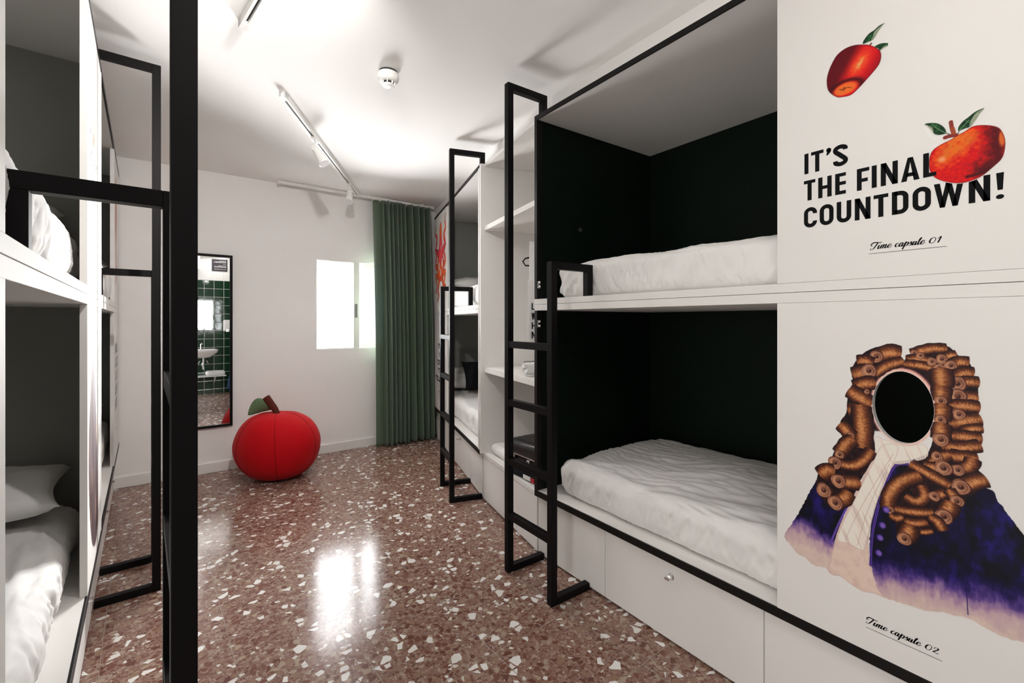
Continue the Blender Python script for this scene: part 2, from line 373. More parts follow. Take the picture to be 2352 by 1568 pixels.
# ------------------------------------------------------------------ window
win = bpy.data.objects.new('window_1', None); COL.objects.link(win); win.location = FW(1.45, 0, 1.4); ORG[win] = Vector(win.location); win['kind'] = 'structure'
f = MB(); fz0, fz1 = wz0, wz1
f.box(FW, wx0, wx0+.012, .004, .08, fz0, fz1).box(FW, wx1-.03, wx1, .004, .08, fz0, fz1).box(FW, wx0, wx1, .004, .08, fz0, fz0+.012).box(FW, wx0, wx1, .004, .08, fz1-.012, fz1)
f.build('window_frame', M['plastic'], win, bevel=.002)
def sash(x0, x1, d, ls, rs_, tb, handle):
    s = MB(); s.box(FW, x0, x0+ls, d, d+.028, fz0+.012, fz1-.012).box(FW, x1-rs_, x1, d, d+.028, fz0+.012, fz1-.012)
    s.box(FW, x0, x1, d, d+.028, fz0+.012, fz0+.012+tb).box(FW, x0, x1, d, d+.028, fz1-.012-tb, fz1-.012)
    o = s.build('sash', M['plastic'], win, bevel=.002)
    MB().box(FW, x0+ls-.003, x1-rs_+.003, d+.011, d+.017, fz0+.012+tb-.003, fz1-.012-tb+.003).build('pane', M['glass'], o)
    if handle:
        MB().box(FW, x1-.047, x1-.022, d-.010, d+.001, 1.335, 1.475).build('handle', mat('grey_metal_latch', (.28, .28, .28), .35, .5, .8), o, bevel=.004)
    return o
sash(wx0+.014, 1.448, .010, .006, .060, .006, True)
sash(1.44, wx1-.03, .046, .05, .05, .045, False)
ROLLS=[([(26.74,120.21),(29.2,121.46),(31.47,121.18)],4.12,(26.4,120.05,1.73)),([(26.06,115.26),(28.76,117.72),(32.21,119.21)],2.76,None),([(22.2,118.35),(23.74,118.74),(25.14,118.0)],3.41,None),([(21.11,114.51),(22.8,115.24),(24.68,115.84)],4.29,(24.68,115.98,2.03)),([(21.48,111.08),(23.27,112.15),(25.83,112.72)],3.7,None),([(20.13,109.76),(22.32,108.31),(24.91,106.69)],4.31,(24.21,109.99,0.73)),([(19.89,104.2),(21.36,104.43),(22.8,104.09)],4.04,None),([(22.8,105.52),(23.15,100.72),(23.27,94.18)],4.85,None),([(17.89,99.46),(19.14,98.23),(20.26,96.71)],3.8,(20.26,96.65,1.16)),([(20.87,95.67),(19.14,93.85),(17.51,90.83)],3.81,(17.51,90.53,1.36)),([(16.62,87.94),(20.87,88.15),(23.74,90.88),(25.14,93.48)],2.98,(16.36,87.88,1.97)),([(15.85,84.93),(14.27,84.81),(12.81,83.2)],4.52,None),([(17.39,82.68),(19.89,83.11),(22.33,83.66)],4.08,(17.26,82.65,2.13)),([(13.35,79.11),(13.53,78.8)],1.82,(13.43,78.77,2.24)),([(19.89,79.9),(18.65,77.76),(16.62,76.23)],4.11,(16.49,75.98,2.21)),([(34.08,121.33),(37.5,122.83),(40.77,122.99)],2.6,(34.49,121.49,0.85)),([(33.05,119.67),(35.31,120.09),(37.7,119.73)],2.37,(35.81,120.91,0.95)),([(32.63,118.56),(35.91,118.29),(38.86,117.49)],2.36,(38.09,119.5,1.13)),([(37.89,116.37),(39.44,117.54),(40.2,118.63)],1.79,(39.54,117.94,1.23)),([(40.2,120.41),(41.33,121.25),(42.62,121.58)],2.28,(40.01,120.27,1.32)),([(41.7,118.75),(43.17,119.86),(44.78,119.73)],2.75,(41.7,118.75,1.41)),([(42.8,116.33),(44.25,117.22),(45.66,117.1)],2.97,None),([(42.98,114.35),(44.6,115.02),(46.62,115.0)],2.71,(42.89,114.34,1.9)),([(42.98,111.22),(44.42,111.29),(46.36,111.43)],2.97,(42.98,111.22,1.9)),([(41.7,108.66),(44.25,109.04),(46.7,108.92)],2.98,None),([(41.7,104.11),(44.42,105.35),(46.88,106.28)],3.21,(43.17,106.68,1.4)),([(43.89,102.77),(45.66,103.61),(47.3,103.93)],2.21,None),([(41.7,101.09),(44.25,101.36),(47.05,101.45)],2.97,None),([(40.2,98.23),(43.53,98.47),(46.88,99.71)],2.98,None),([(41.7,96.04),(44.25,96.15),(46.36,96.42)],3.23,None),([(39.82,117.58),(40.01,115.29),(40.11,113.26)],4.35,None),([(39.92,113.11),(39.92,111.45),(39.82,109.65)],3.83,(39.82,109.6,1.41)),([(40.01,108.53),(39.92,106.6),(39.82,104.79)],3.83,(39.73,104.72,1.34)),([(39.92,103.66),(39.82,101.72),(39.82,99.94)],3.83,(39.82,99.68,1.79)),([(41.34,96.1),(40.21,95.32),(37.91,93.2)],2.8,(39.07,95.25,1.29)),([(45.67,96.15),(45.15,94.3),(43.0,92.49)],2.96,(43.0,92.74,1.45)),([(40.59,92.61),(38.68,92.11),(36.72,92.12)],2.84,(40.31,92.54,1.99)),([(33.89,91.92),(37.51,90.25),(41.34,88.51)],2.86,None),([(43.54,88.65),(45.67,90.51),(47.74,91.83)],3.68,(43.54,88.65,1.99)),([(35.52,89.18),(31.8,86.53),(29.42,82.28),(28.99,78.29)],3.56,(29.42,78.11,1.15)),([(36.02,86.69),(36.72,84.28),(35.12,82.2),(32.85,82.8)],2.65,None),([(38.59,84.86),(39.64,85.7),(40.59,86.25)],2.57,(38.59,84.81,1.29)),([(41.34,87.24),(42.08,86.21),(42.82,84.93)],2.51,(42.82,84.88,1.55)),([(41.71,84.07),(41.34,82.43),(40.4,80.59)],3.8,(40.4,80.21,1.94)),([(30.73,78.87),(34.51,79.35),(38.3,80.51)],2.39,None),([(29.64,76.87),(30.73,76.43),(32.01,77.15)],2.17,None),([(32.85,76.37),(34.91,76.57),(36.92,77.56)],2.25,None),([(37.91,79.21),(39.26,78.4),(40.21,76.7)],2.57,None),([(34.91,74.46),(36.52,74.8),(38.1,75.65)],1.57,None),([(33.68,75.06),(33.47,73.65),(32.64,71.73)],4.01,(32.53,71.5,1.77))]
HAIR_L=[(31.72,120.37),(29.32,123.27),(24.87,122.03),(21.95,119.04),(20.46,115.72),(20.76,112.17),(19.54,108.79),(19.24,103.34),(17.69,100.17),(18.31,96.66),(16.43,91.87),(14.82,87.8),(12.19,84.88),(11.52,78.66),(14.5,74.35),(17.69,74.31),(20.46,77.75),(22.25,83.28),(26.01,92.68),(25.44,98.1),(24.58,104.21),(25.16,109.17),(27.13,113.55),(32.5,117.44)]
HAIR_R=[(32.5,119.09),(35.55,122.57),(40.6,123.76),(43.11,121.4),(45.1,119.7),(45.96,116.14),(46.61,113.2),(46.39,109.56),(46.69,107.2),(47.24,103.1),(46.61,98.77),(46.18,95.05),(47.87,91.32),(47.45,89.4),(44.0,85.31),(41.75,79.6),(39.43,76.25),(34.55,73.77),(32.5,70.34),(30.93,71.39),(30.4,75.56),(28.23,78.88),(28.78,84.5),(33.53,91.17),(37.03,95.29),(38.48,100.73),(38.96,107.82),(38.48,112.2),(37.03,115.24),(34.55,117.61),(32.24,117.41)]
COAT_L=[(13.85,85.32),(11.18,80.83),(6.32,69.32),(2.52,61.65),(2.67,59.72),(4.15,58.33),(6.32,56.47),(8.44,56.2),(10.51,54.79),(13.85,55.5),(15.27,54.65),(15.66,59.25),(17.06,67.15),(19.54,76.02),(23.72,87.92),(26.01,91.99)]
COAT_R=[(32.5,91.57),(47.45,90.0),(49.93,87.21),(52.32,83.37),(54.06,80.58),(56.12,76.33),(57.58,70.31),(58.65,62.6),(57.94,58.35),(56.12,56.47),(54.06,56.02),(51.93,55.49),(49.93,55.53),(47.45,55.94),(44.88,56.67),(42.21,55.87),(40.37,55.85),(37.03,54.44),(34.55,54.14),(31.46,53.89),(28.23,53.64),(26.57,55.58),(25.16,61.17),(24.76,67.27),(25.44,74.49),(27.13,81.95),(29.86,89.54)]
VEST=[(26.01,92.68),(23.72,86.52),(20.15,76.93),(17.06,67.88),(15.27,59.09),(14.5,55.04),(15.79,54.14),(17.69,54.64),(20.15,53.61),(23.13,52.89),(26.01,53.58),(28.23,53.64),(26.57,55.58),(25.16,61.17),(24.58,67.2),(25.44,74.49),(27.68,83.49),(30.4,91.7)]
CRAVAT=[(27.68,95.47),(25.44,89.77),(23.13,83.54),(20.46,76.32),(18.31,70.53),(17.06,65.32),(19.54,65.21),(20.76,64.98),(23.43,64.64),(24.3,67.79),(26.01,77.46),(28.23,85.02),(29.86,90.22),(31.19,95.92)]
COLLAR=[(26.01,97.52),(26.57,92.81),(30.4,91.03),(34.55,92.74),(37.27,94.71),(36.54,97.76),(32.5,96.47),(28.23,97.3)]
LAPEL=[(33.27,91.76),(30.4,90.36),(28.23,84.34),(26.57,76.95),(25.44,69.63),(24.98,61.1)]
LAPEL2=[(19.54,76.02),(17.06,69.35),(15.27,63.52)]
SEAM=[(44.22,67.64),(44.53,62.89),(44.79,57.54)]
BUTTONS=[(28.51,77.95),(27.68,73.36),(27.13,69.72),(26.85,65.35)]
FOLDS=[[(30.13,93.66),(26.01,84.37),(21.36,73.05),(18.93,65.69)],[(29.32,90.76),(26.01,81.61),(23.72,73.88),(21.95,65.45)],[(28.78,88.58),(26.57,79.71),(24.58,70.0),(23.43,64.99)]]
FADE=[(3.41,69.11,62.78),(7.74,69.03,63.63),(17.06,64.96,61.3),(25.44,62.68,57.13),(34.55,64.61,58.72),(44.0,65.7,60.18),(54.06,67.5,61.25),(57.94,67.73,61.11)]
AP1=[(23.28,208.88),(21.15,209.72),(18.96,209.82),(16.86,208.87),(15.42,206.72),(14.48,204.31),(14.18,201.93),(14.69,199.04),(16.71,196.48),(18.41,195.81),(20.34,195.6),(22.09,196.65),(23.81,198.15),(26.38,200.63),(27.26,202.08),(27.51,203.82),(27.13,205.39),(25.87,207.01),(24.72,208.05)]
AP1_HI=(22.49,203.81)
AP1_CALYX=(18.96,197.95)
AP1_CAL=[[(17.07,198.56),(18.27,198.15),(18.96,198.19),(19.79,198.09),(20.75,197.45)],[(17.7,197.65),(18.27,198.07),(18.96,198.19),(18.41,198.75)],[(18.41,197.44),(18.96,198.19)]]
LF1=[[(23.28,208.99),(23.41,209.88),(24.59,211.18),(25.87,211.61),(27.01,212.26),(28.31,212.34),(27.63,211.78),(26.88,210.78),(26.12,209.61),(25.49,209.0),(24.33,208.95)],[(25.93,206.9),(27.01,207.15),(28.25,206.84),(29.72,205.97),(29.11,205.66),(28.0,205.58),(27.26,205.17),(26.76,206.04)]]
LF1P=[[(25.17,209.0),(25.62,210.03),(26.0,211.23),(27.13,211.88),(28.19,212.28),(26.88,210.78),(26.12,209.61)],[(27.2,205.2),(27.63,205.76),(28.5,205.96),(29.35,205.69),(28.13,205.52)]]
ST1=[(24.91,207.91),(25.23,208.19)]
AP2=[(42.71,176.45),(44.12,176.95),(45.5,177.72),(47.04,177.59),(48.92,176.8),(50.21,175.69),(50.93,173.74),(51.15,171.83),(50.93,169.54),(50.39,168.13),(49.2,166.87),(47.51,165.32),(46.08,164.61),(44.12,164.28),(42.1,164.7),(39.81,165.9),(38.32,167.43),(37.56,169.64),(37.61,172.51),(38.32,174.17),(39.81,175.14),(41.69,175.81)]
AP2_HI=[(40.02,171.24),(42.61,175.65),(45.11,174.84),(42.1,172.6)]
AP2_DK=[(49.38,175.71),(50.21,172.13),(49.38,168.41),(47.51,166.53)]
AP2_FOLD=[(44.61,165.66),(46.56,165.84),(48.45,166.68)]
AP2_YEL=(50.66,173.3)
LF2=[[(36.62,181.37),(37.45,181.44),(38.96,180.91),(40.02,179.9),(40.65,178.83),(40.86,177.77),(40.76,177.59),(39.39,177.69),(38.42,178.44),(38.21,179.52),(37.45,180.65)],[(43.07,177.45),(43.12,178.54),(43.92,179.64),(44.71,180.18),(46.08,181.18),(47.61,181.48),(46.85,180.35),(45.98,178.77),(45.2,177.82),(44.12,177.64)]]
LF2P=[[(37.23,180.8),(37.99,180.32),(38.37,179.18),(38.37,178.53),(37.99,179.45)],[(45.06,177.87),(45.3,179.29),(46.18,180.74),(47.51,181.45),(46.85,180.35),(45.98,178.77)]]
VEINS=[[(40.86,177.63),(39.39,179.12),(38.21,180.67)],[(43.22,177.46),(44.12,178.47),(45.01,179.53)]]
STEM2=[[(41.69,180.23),(41.9,178.54),(42.25,176.88)],[(40.65,176.64),(41.48,176.72),(42.61,176.63)],[(40.86,177.7),(41.48,177.14),(42.1,176.8)],[(42.91,176.59),(43.22,177.4)]]
ART = True
# ------------------------------------------------------------------ printed artwork: ink colours painted on a fine grid (centimetres, a = along the panel, b = height)
class Cv:
    def __init__(s, a0, a1, b0, b1, res):
        s.a0, s.b0, s.res = a0, b0, res
        s.W = int((a1-a0)/res)+1; s.H = int((b1-b0)/res)+1
        s.c = np.ones((s.H, s.W, 3))*np.array([.86, .86, .86]); s.al = np.zeros((s.H, s.W))
    def win(s, pts, pad):
        p = np.array(pts); x0, y0 = p.min(0)-pad; x1, y1 = p.max(0)+pad
        i0 = max(0, int((x0-s.a0)/s.res)); i1 = min(s.W, int((x1-s.a0)/s.res)+2); j0 = max(0, int((y0-s.b0)/s.res)); j1 = min(s.H, int((y1-s.b0)/s.res)+2)
        if i1 <= i0 or j1 <= j0: return None
        X, Y = np.meshgrid(s.a0+np.arange(i0, i1)*s.res, s.b0+np.arange(j0, j1)*s.res)
        return (slice(j0, j1), slice(i0, i1)), X, Y
    def sdf(s, P, X, Y):
        P = np.array(P, float); d = np.full(X.shape, 1e9); ins = np.zeros(X.shape, bool)
        for k in range(len(P)):
            x0, y0 = P[k]; x1, y1 = P[(k+1) % len(P)]; ex, ey = x1-x0, y1-y0
            t = np.clip(((X-x0)*ex+(Y-y0)*ey)/(ex*ex+ey*ey+1e-12), 0, 1)
            d = np.minimum(d, (X-x0-t*ex)**2+(Y-y0-t*ey)**2)
            c = ((y0 > Y) != (y1 > Y)); 
            if abs(ey) > 1e-12: ins ^= c & (X < x0+(Y-y0)*ex/ey)
        d = np.sqrt(d); return np.where(ins, -d, d)
    def blend(s, sl, m, col):
        m = np.clip(m, 0, 1); col = np.broadcast_to(np.asarray(col, float), s.c[sl].shape)
        s.c[sl] = s.c[sl]*(1-m[..., None])+col*m[..., None]; s.al[sl] = np.maximum(s.al[sl], m)
    def fill(s, pts, col, soft=None, rough=0, feather=0):
        w = s.win(pts, .6+feather)
        if not w: return
        sl, X, Y = w; d = s.sdf(pts, X, Y)
        if rough: d = d+rough*(fbm(X*1.3, Y*1.3, 11)-.5)*2
        m = .5-d/(soft or s.res)
        s.blend(sl, m, col(X, Y, d) if callable(col) else np.array(col)/255.)
    def line(s, pts, wd, col, alpha=1, taper=False):
        pts = curve(pts); w = s.win(pts, wd+.2)
        if not w: return
        sl, X, Y = w; d, t, _, L = near(pts, X, Y)
        ww = wd*(np.clip(np.minimum(t, L-t)/(L*.3)+.25, 0, 1) if taper else 1)
        s.blend(sl, (.5-(d-ww/2)/s.res)*1.0*alpha if alpha == 1 else np.clip(.5-(d-ww/2)/s.res, 0, 1)*alpha, np.array(col)/255.)
    def mesh(s, name, fr, X0, dd, parent, scale=.01):
        """panel surface: a (cm) from point X0 along frame, d = dd"""
        A = s.al; keep = (A[:-1, :-1] > .02) | (A[1:, :-1] > .02) | (A[:-1, 1:] > .02) | (A[1:, 1:] > .02)
        idx = -np.ones(A.shape, int); vm = np.zeros(A.shape, bool)
        vm[:-1, :-1] |= keep; vm[1:, :-1] |= keep; vm[:-1, 1:] |= keep; vm[1:, 1:] |= keep
        jj, ii = np.nonzero(vm); idx[jj, ii] = np.arange(len(jj))
        a = X0+(s.a0+ii*s.res)*scale; b = (s.b0+jj*s.res)*scale; o = fr.o; org = ORG[parent]
        co = np.stack([o.x+fr.ux.x*a+fr.ud.x*dd-org.x, o.y+fr.ux.y*a+fr.ud.y*dd-org.y, b-org.z], 1)
        kj, ki = np.nonzero(keep)
        F = np.stack([idx[kj, ki], idx[kj, ki+1], idx[kj+1, ki+1], idx[kj+1, ki]], 1)
        cr = fr.ux.cross(Vector((0, 0, 1)))
        if cr.dot(-fr.ud) < 0: F = F[:, ::-1]
        me = bpy.data.meshes.new(name); me.vertices.add(len(co)); me.vertices.foreach_set('co', co.ravel())
        me.loops.add(F.size); me.loops.foreach_set('vertex_index', np.ascontiguousarray(F).ravel().astype(np.int32))
        me.polygons.add(len(F)); me.polygons.foreach_set('loop_start', np.arange(0, F.size, 4, dtype=np.int32))
        me.update(calc_edges=True)
        at = me.color_attributes.new('ink', 'FLOAT_COLOR', 'POINT')
        # ink: relative to bare panel white
        rel = s.c**2.2/(.86**2.2); rel = np.minimum(rel, 1.04)*np.array(WHITE)
        al = A[..., None]; rel = rel*al+np.array(WHITE)*(1-al)
        cc = np.ones((len(jj), 4)); cc[:, :3] = rel[jj, ii]; at.data.foreach_set('color', cc.ravel().astype(np.float32))
        me.materials.append(M['print']); ob = bpy.data.objects.new(name, me); COL.objects.link(ob); ob.parent = parent; ORG[ob] = org
        return ob
def hsh(i, j, k):
    n = (i*374761393+j*668265263+k*144665) & 0x7fffffff; n = ((n ^ (n >> 13))*1274126177) & 0x7fffffff
    return ((n ^ (n >> 16)) & 0xffff)/65535.
def vn(x, y, k):
    xi = np.floor(x).astype(np.int64); yi = np.floor(y).astype(np.int64); fx = x-xi; fy = y-yi
    fx = fx*fx*(3-2*fx); fy = fy*fy*(3-2*fy)
    return (hsh(xi, yi, k)*(1-fx)+hsh(xi+1, yi, k)*fx)*(1-fy)+(hsh(xi, yi+1, k)*(1-fx)+hsh(xi+1, yi+1, k)*fx)*fy
def fbm(x, y, k=0): return vn(x, y, k)*.5+vn(x*2.1, y*2.1, k+1)*.27+vn(x*4.3, y*4.3, k+2)*.15+vn(x*8.7, y*8.7, k+3)*.08
def curve(p, n=7, closed=False):
    p = [np.array(q, float) for q in p]
    if len(p) < 3 and not closed: return np.array(p)
    out = []; N = len(p)
    for i in range(N if closed else N-1):
        if closed: a, b, c, d = p[i-1], p[i], p[(i+1) % N], p[(i+2) % N]
        else: a = p[max(i-1, 0)]; b = p[i]; c = p[i+1]; d = p[min(i+2, N-1)]
        for t in np.arange(n)/n:
            out.append(.5*((2*b)+(c-a)*t+(2*a-5*b+4*c-d)*t*t+(3*b-a-3*c+d)*t**3))
    if not closed: out.append(p[-1])
    return np.array(out)
def near(P, X, Y):
    d = np.full(X.shape, 1e9); T = np.zeros(X.shape); S = np.zeros(X.shape); acc = 0
    for k in range(len(P)-1):
        x0, y0 = P[k]; ex, ey = P[k+1]-P[k]; l = math.hypot(ex, ey)+1e-9
        t0 = ((X-x0)*ex+(Y-y0)*ey)/(l*l); lo = -9 if k == 0 else 0; hi = 9 if k == len(P)-2 else 1
        t = np.clip(t0, 0, 1); q = np.sqrt((X-x0-t*ex)**2+(Y-y0-t*ey)**2); u = q < d
        tt = np.clip(t0, lo, hi)
        d = np.where(u, q, d); T = np.where(u, acc+tt*l, T); S = np.where(u, (ex*(Y-y0)-ey*(X-x0))/l, S); acc += l
    return d, T, S, acc
C3 = lambda *c: np.array(c)/255.
def mix(a, b, t): return a+(b-a)*np.clip(t, 0, 1)[..., None]
def paint_roll(cv, pts, Wd, disc, seed):
    P = curve(pts, 5); w = cv.win(P, Wd*.7)
    if w:
        sl, X, Y = w; d, T, S, L = near(P, X, Y); v = S/(Wd/2)
        cap = np.maximum(-T, T-L)
        bow = .18*Wd
        capd = np.where(T > L/2, T-L-bow*(1-v*v)*.6, -T-bow*(1-v*v)*.6)
        wob = .06*Wd*(vn(T*1.5/Wd*3, S*0, seed)-.5)
        e = np.maximum(np.abs(S)-Wd/2+wob*0-.04*Wd*np.sin(T*9/Wd+seed)*.5, capd)
        m = .5-e/cv.res*.8
        sh = np.sqrt(np.clip(1-(v*.98)**2, 0, 1))
        ph = T*(2*math.pi/.26)+v*v*5.5+2.2*vn(T*2.5, S*2.5, seed)
        st = .5+.5*np.sin(ph); fine = vn(T*9+v*v*3, S*2.0, seed+4)
        hi = np.exp(-((v+.15)/.45)**2)
        br = sh**1.9*(.42+.58*hi)*(.52+.48*st)*(.58+.66*fine)
        pos = .80+.35*np.sin(T/L*math.pi)
        br = br*pos*1.12
        col = mix(mix(C3(24, 9, 16)*np.ones(X.shape+(3,)), C3(132, 74, 42), br*1.9), C3(214, 150, 98), (br-.47)*1.8)
        cv.blend(sl, m, col)
    if disc:
        cx, cy, r = disc; sl, X, Y = cv.win([(cx-r, cy-r), (cx+r, cy+r)], .3)
        dx = (X-cx)/.92; dy = Y-cy; q = np.sqrt(dx*dx+dy*dy); an = np.arctan2(dy, dx)
        wob = r*(1+.05*np.sin(an*3+seed)); m = .5-(q-wob)/cv.res*.8
        rings = .5+.5*np.sin(q/r*17+an+2*vn(X*3, Y*3, seed)); ed = np.clip((q/wob-.80)/.2, 0, 1)
        br = .42+.30*rings-.5*ed+.14*np.sin(an-2)
        col = mix(C3(70, 34, 30)*np.ones(X.shape+(3,)), C3(216, 160, 122), br)
        hole = np.clip(1.6-q/(r*.26), 0, 1); ox = np.clip(1.4-np.hypot(dx+.05*r, dy-.08*r)/(r*.14), 0, 1)
        col = mix(col, C3(42, 18, 20), hole); col = mix(col, C3(165, 105, 75), ox*.8)
        cv.blend(sl, m, col)
def art_wig(fr, X0, dd, parent):
    cv = Cv(0, 66, 44, 127, .085)
    fa = np.array([q[0] for q in FADE]); fd = np.array([q[1] for q in FADE]); fp = np.array([q[2] for q in FADE])
    navy, pale = C3(12, 8, 46), C3(208, 186, 178)
    def coat(X, Y, d):
        zd = np.interp(X, fa, fd); zp = np.interp(X, fa, fp)
        n = (fbm(X*1.1, Y*.35, 3)-.5)*3.6+(fbm(X*.3, Y*.3, 5)-.5)*4
        t = (zd-(Y+n))/np.maximum(zd-zp, .5)
        base = mix(navy*np.ones(X.shape+(3,)), C3(36, 26, 105), (fbm(X*.5, Y*.25, 7)-.42)*2.4)
        base = mix(base, C3(4, 4, 14), (fbm(X*.35+9, Y*.2, 8)-.45)*3)
        c = mix(base, C3(62, 44, 122), t*1.1+.30); c = mix(c, C3(112, 84, 142), (t-.15)*1.5); c = mix(c, C3(176, 146, 164), (t-.5)*1.5); c = mix(c, pale*(.95+.07*fbm(X, Y, 9))[..., None], (t-.95)*1.2)
        return mix(c, C3(180, 150, 160), np.clip(1-np.abs(d)/.12, 0, 1)*.35*(t > .9))
    cv.fill(curve(COAT_L, 4, True), coat, rough=.22); cv.fill(curve(COAT_R, 4, True), coat, rough=.22)
    def vest(X, Y, d):
        c = mix(C3(216, 194, 182)*np.ones(X.shape+(3,)), C3(196, 170, 162), (fbm(X*.6, Y*.6, 21)-.4)*1.6)
        return mix(c, C3(176, 140, 150), np.clip(1-np.abs(d)/.35, 0, 1)*.55)
    cv.fill(curve(VEST, 4, True), vest, rough=.12)
    cv.line(LAPEL, .55, (92, 66, 158)); cv.line(LAPEL, .16, (40, 20, 90)); cv.line(LAPEL2, .5, (96, 70, 160)); cv.line(SEAM, .22, (30, 20, 80), .8)
    def hair(X, Y, d): return mix(C3(26, 12, 20)*np.ones(X.shape+(3,)), C3(80, 42, 28), (fbm(X*1.6, Y*1.6, 31)-.45)*1.6)
    cv.fill(curve(HAIR_L, 4, True), hair, rough=.1); cv.fill(curve(HAIR_R, 4, True), hair, rough=.1)
    # rosy rim round the face opening
    cv.fill([(32.2+8.6*math.cos(t), 107.4+12.2*math.sin(t)) for t in np.linspace(-.55, math.pi+.75, 40)], hair, soft=.5)
    el = [(32.1+7.1*math.cos(t), 106.9+10.5*math.sin(t)) for t in np.linspace(0, 2*math.pi, 48, False)]
    def rim(X, Y, d):
        q = np.hypot((X-32)/6.7, (Y-106.7)/9.9); return mix(C3(232, 190, 178)*np.ones(X.shape+(3,)), C3(168, 70, 66), (q-1.0)*6*(fbm(X, Y, 2)+.4))
    cv.fill(el, rim, soft=.6)
    def white(X, Y, d):
        st = vn(X*2.2+Y*.9, Y*.15, 41); c = mix(C3(230, 219, 211)*np.ones(X.shape+(3,)), C3(196, 178, 174), (st-.55)*2)
        return mix(c, C3(150, 122, 130), np.clip(1-np.abs(d)/.18, 0, 1)*.55)
    cv.fill(curve(COLLAR, 4, True), white)
    for i, (pts, Wd, disc) in enumerate(ROLLS): paint_roll(cv, pts, Wd*1.1, disc, i*3+1)
    for t in np.linspace(0, 1, 22):
        a = COLLAR[2][0]+(COLLAR[4][0]-COLLAR[2][0])*t; b = COLLAR[2][1]+(COLLAR[4][1]-COLLAR[2][1])*t-.5*math.sin(t*math.pi)
        cv.line([(a, b-.1), (a+.05, b+.75)], .08, (120, 90, 100))
    cv.fill(curve(CRAVAT, 4, True), white)
    for q in FOLDS: cv.line(q, .14, (170, 142, 142), .6)
    for a, b in BUTTONS:
        e = [(a+.85*math.cos(t), b+.95*math.sin(t)) for t in np.linspace(0, 2*math.pi, 20, False)]
        cv.fill(e, lambda X, Y, d: mix(C3(120, 92, 180)*np.ones(X.shape+(3,)), C3(40, 24, 96), 1-np.clip(-d/.5, 0, 1)+(a-X)*.5))
    Yg, Xg = np.mgrid[0:cv.H, 0:cv.W]; cv.al[np.hypot((Xg*cv.res+cv.a0-32)/6.55, (Yg*cv.res+cv.b0-106.7)/9.75) < 1] = 0
    return cv.mesh('portrait_print', fr, X0, dd, parent)
def leaf(cv, pts, dark, pale_pts, seed):
    P = curve(pts, 5, True)
    cv.fill(P, lambda X, Y, d: mix(mix(C3(20, 48, 30)*np.ones(X.shape+(3,)), C3(50, 105, 60), (fbm(X*2, Y*2, seed)-.4)*2.2), C3(14, 30, 22), np.clip(1-np.abs(d)/.12, 0, 1)))
    if pale_pts: cv.fill(curve(pale_pts, 5, True), lambda X, Y, d: mix(C3(150, 158, 138)*np.ones(X.shape+(3,)), C3(96, 112, 92), (fbm(X*3, Y*3, seed+1)-.3)*1.2))
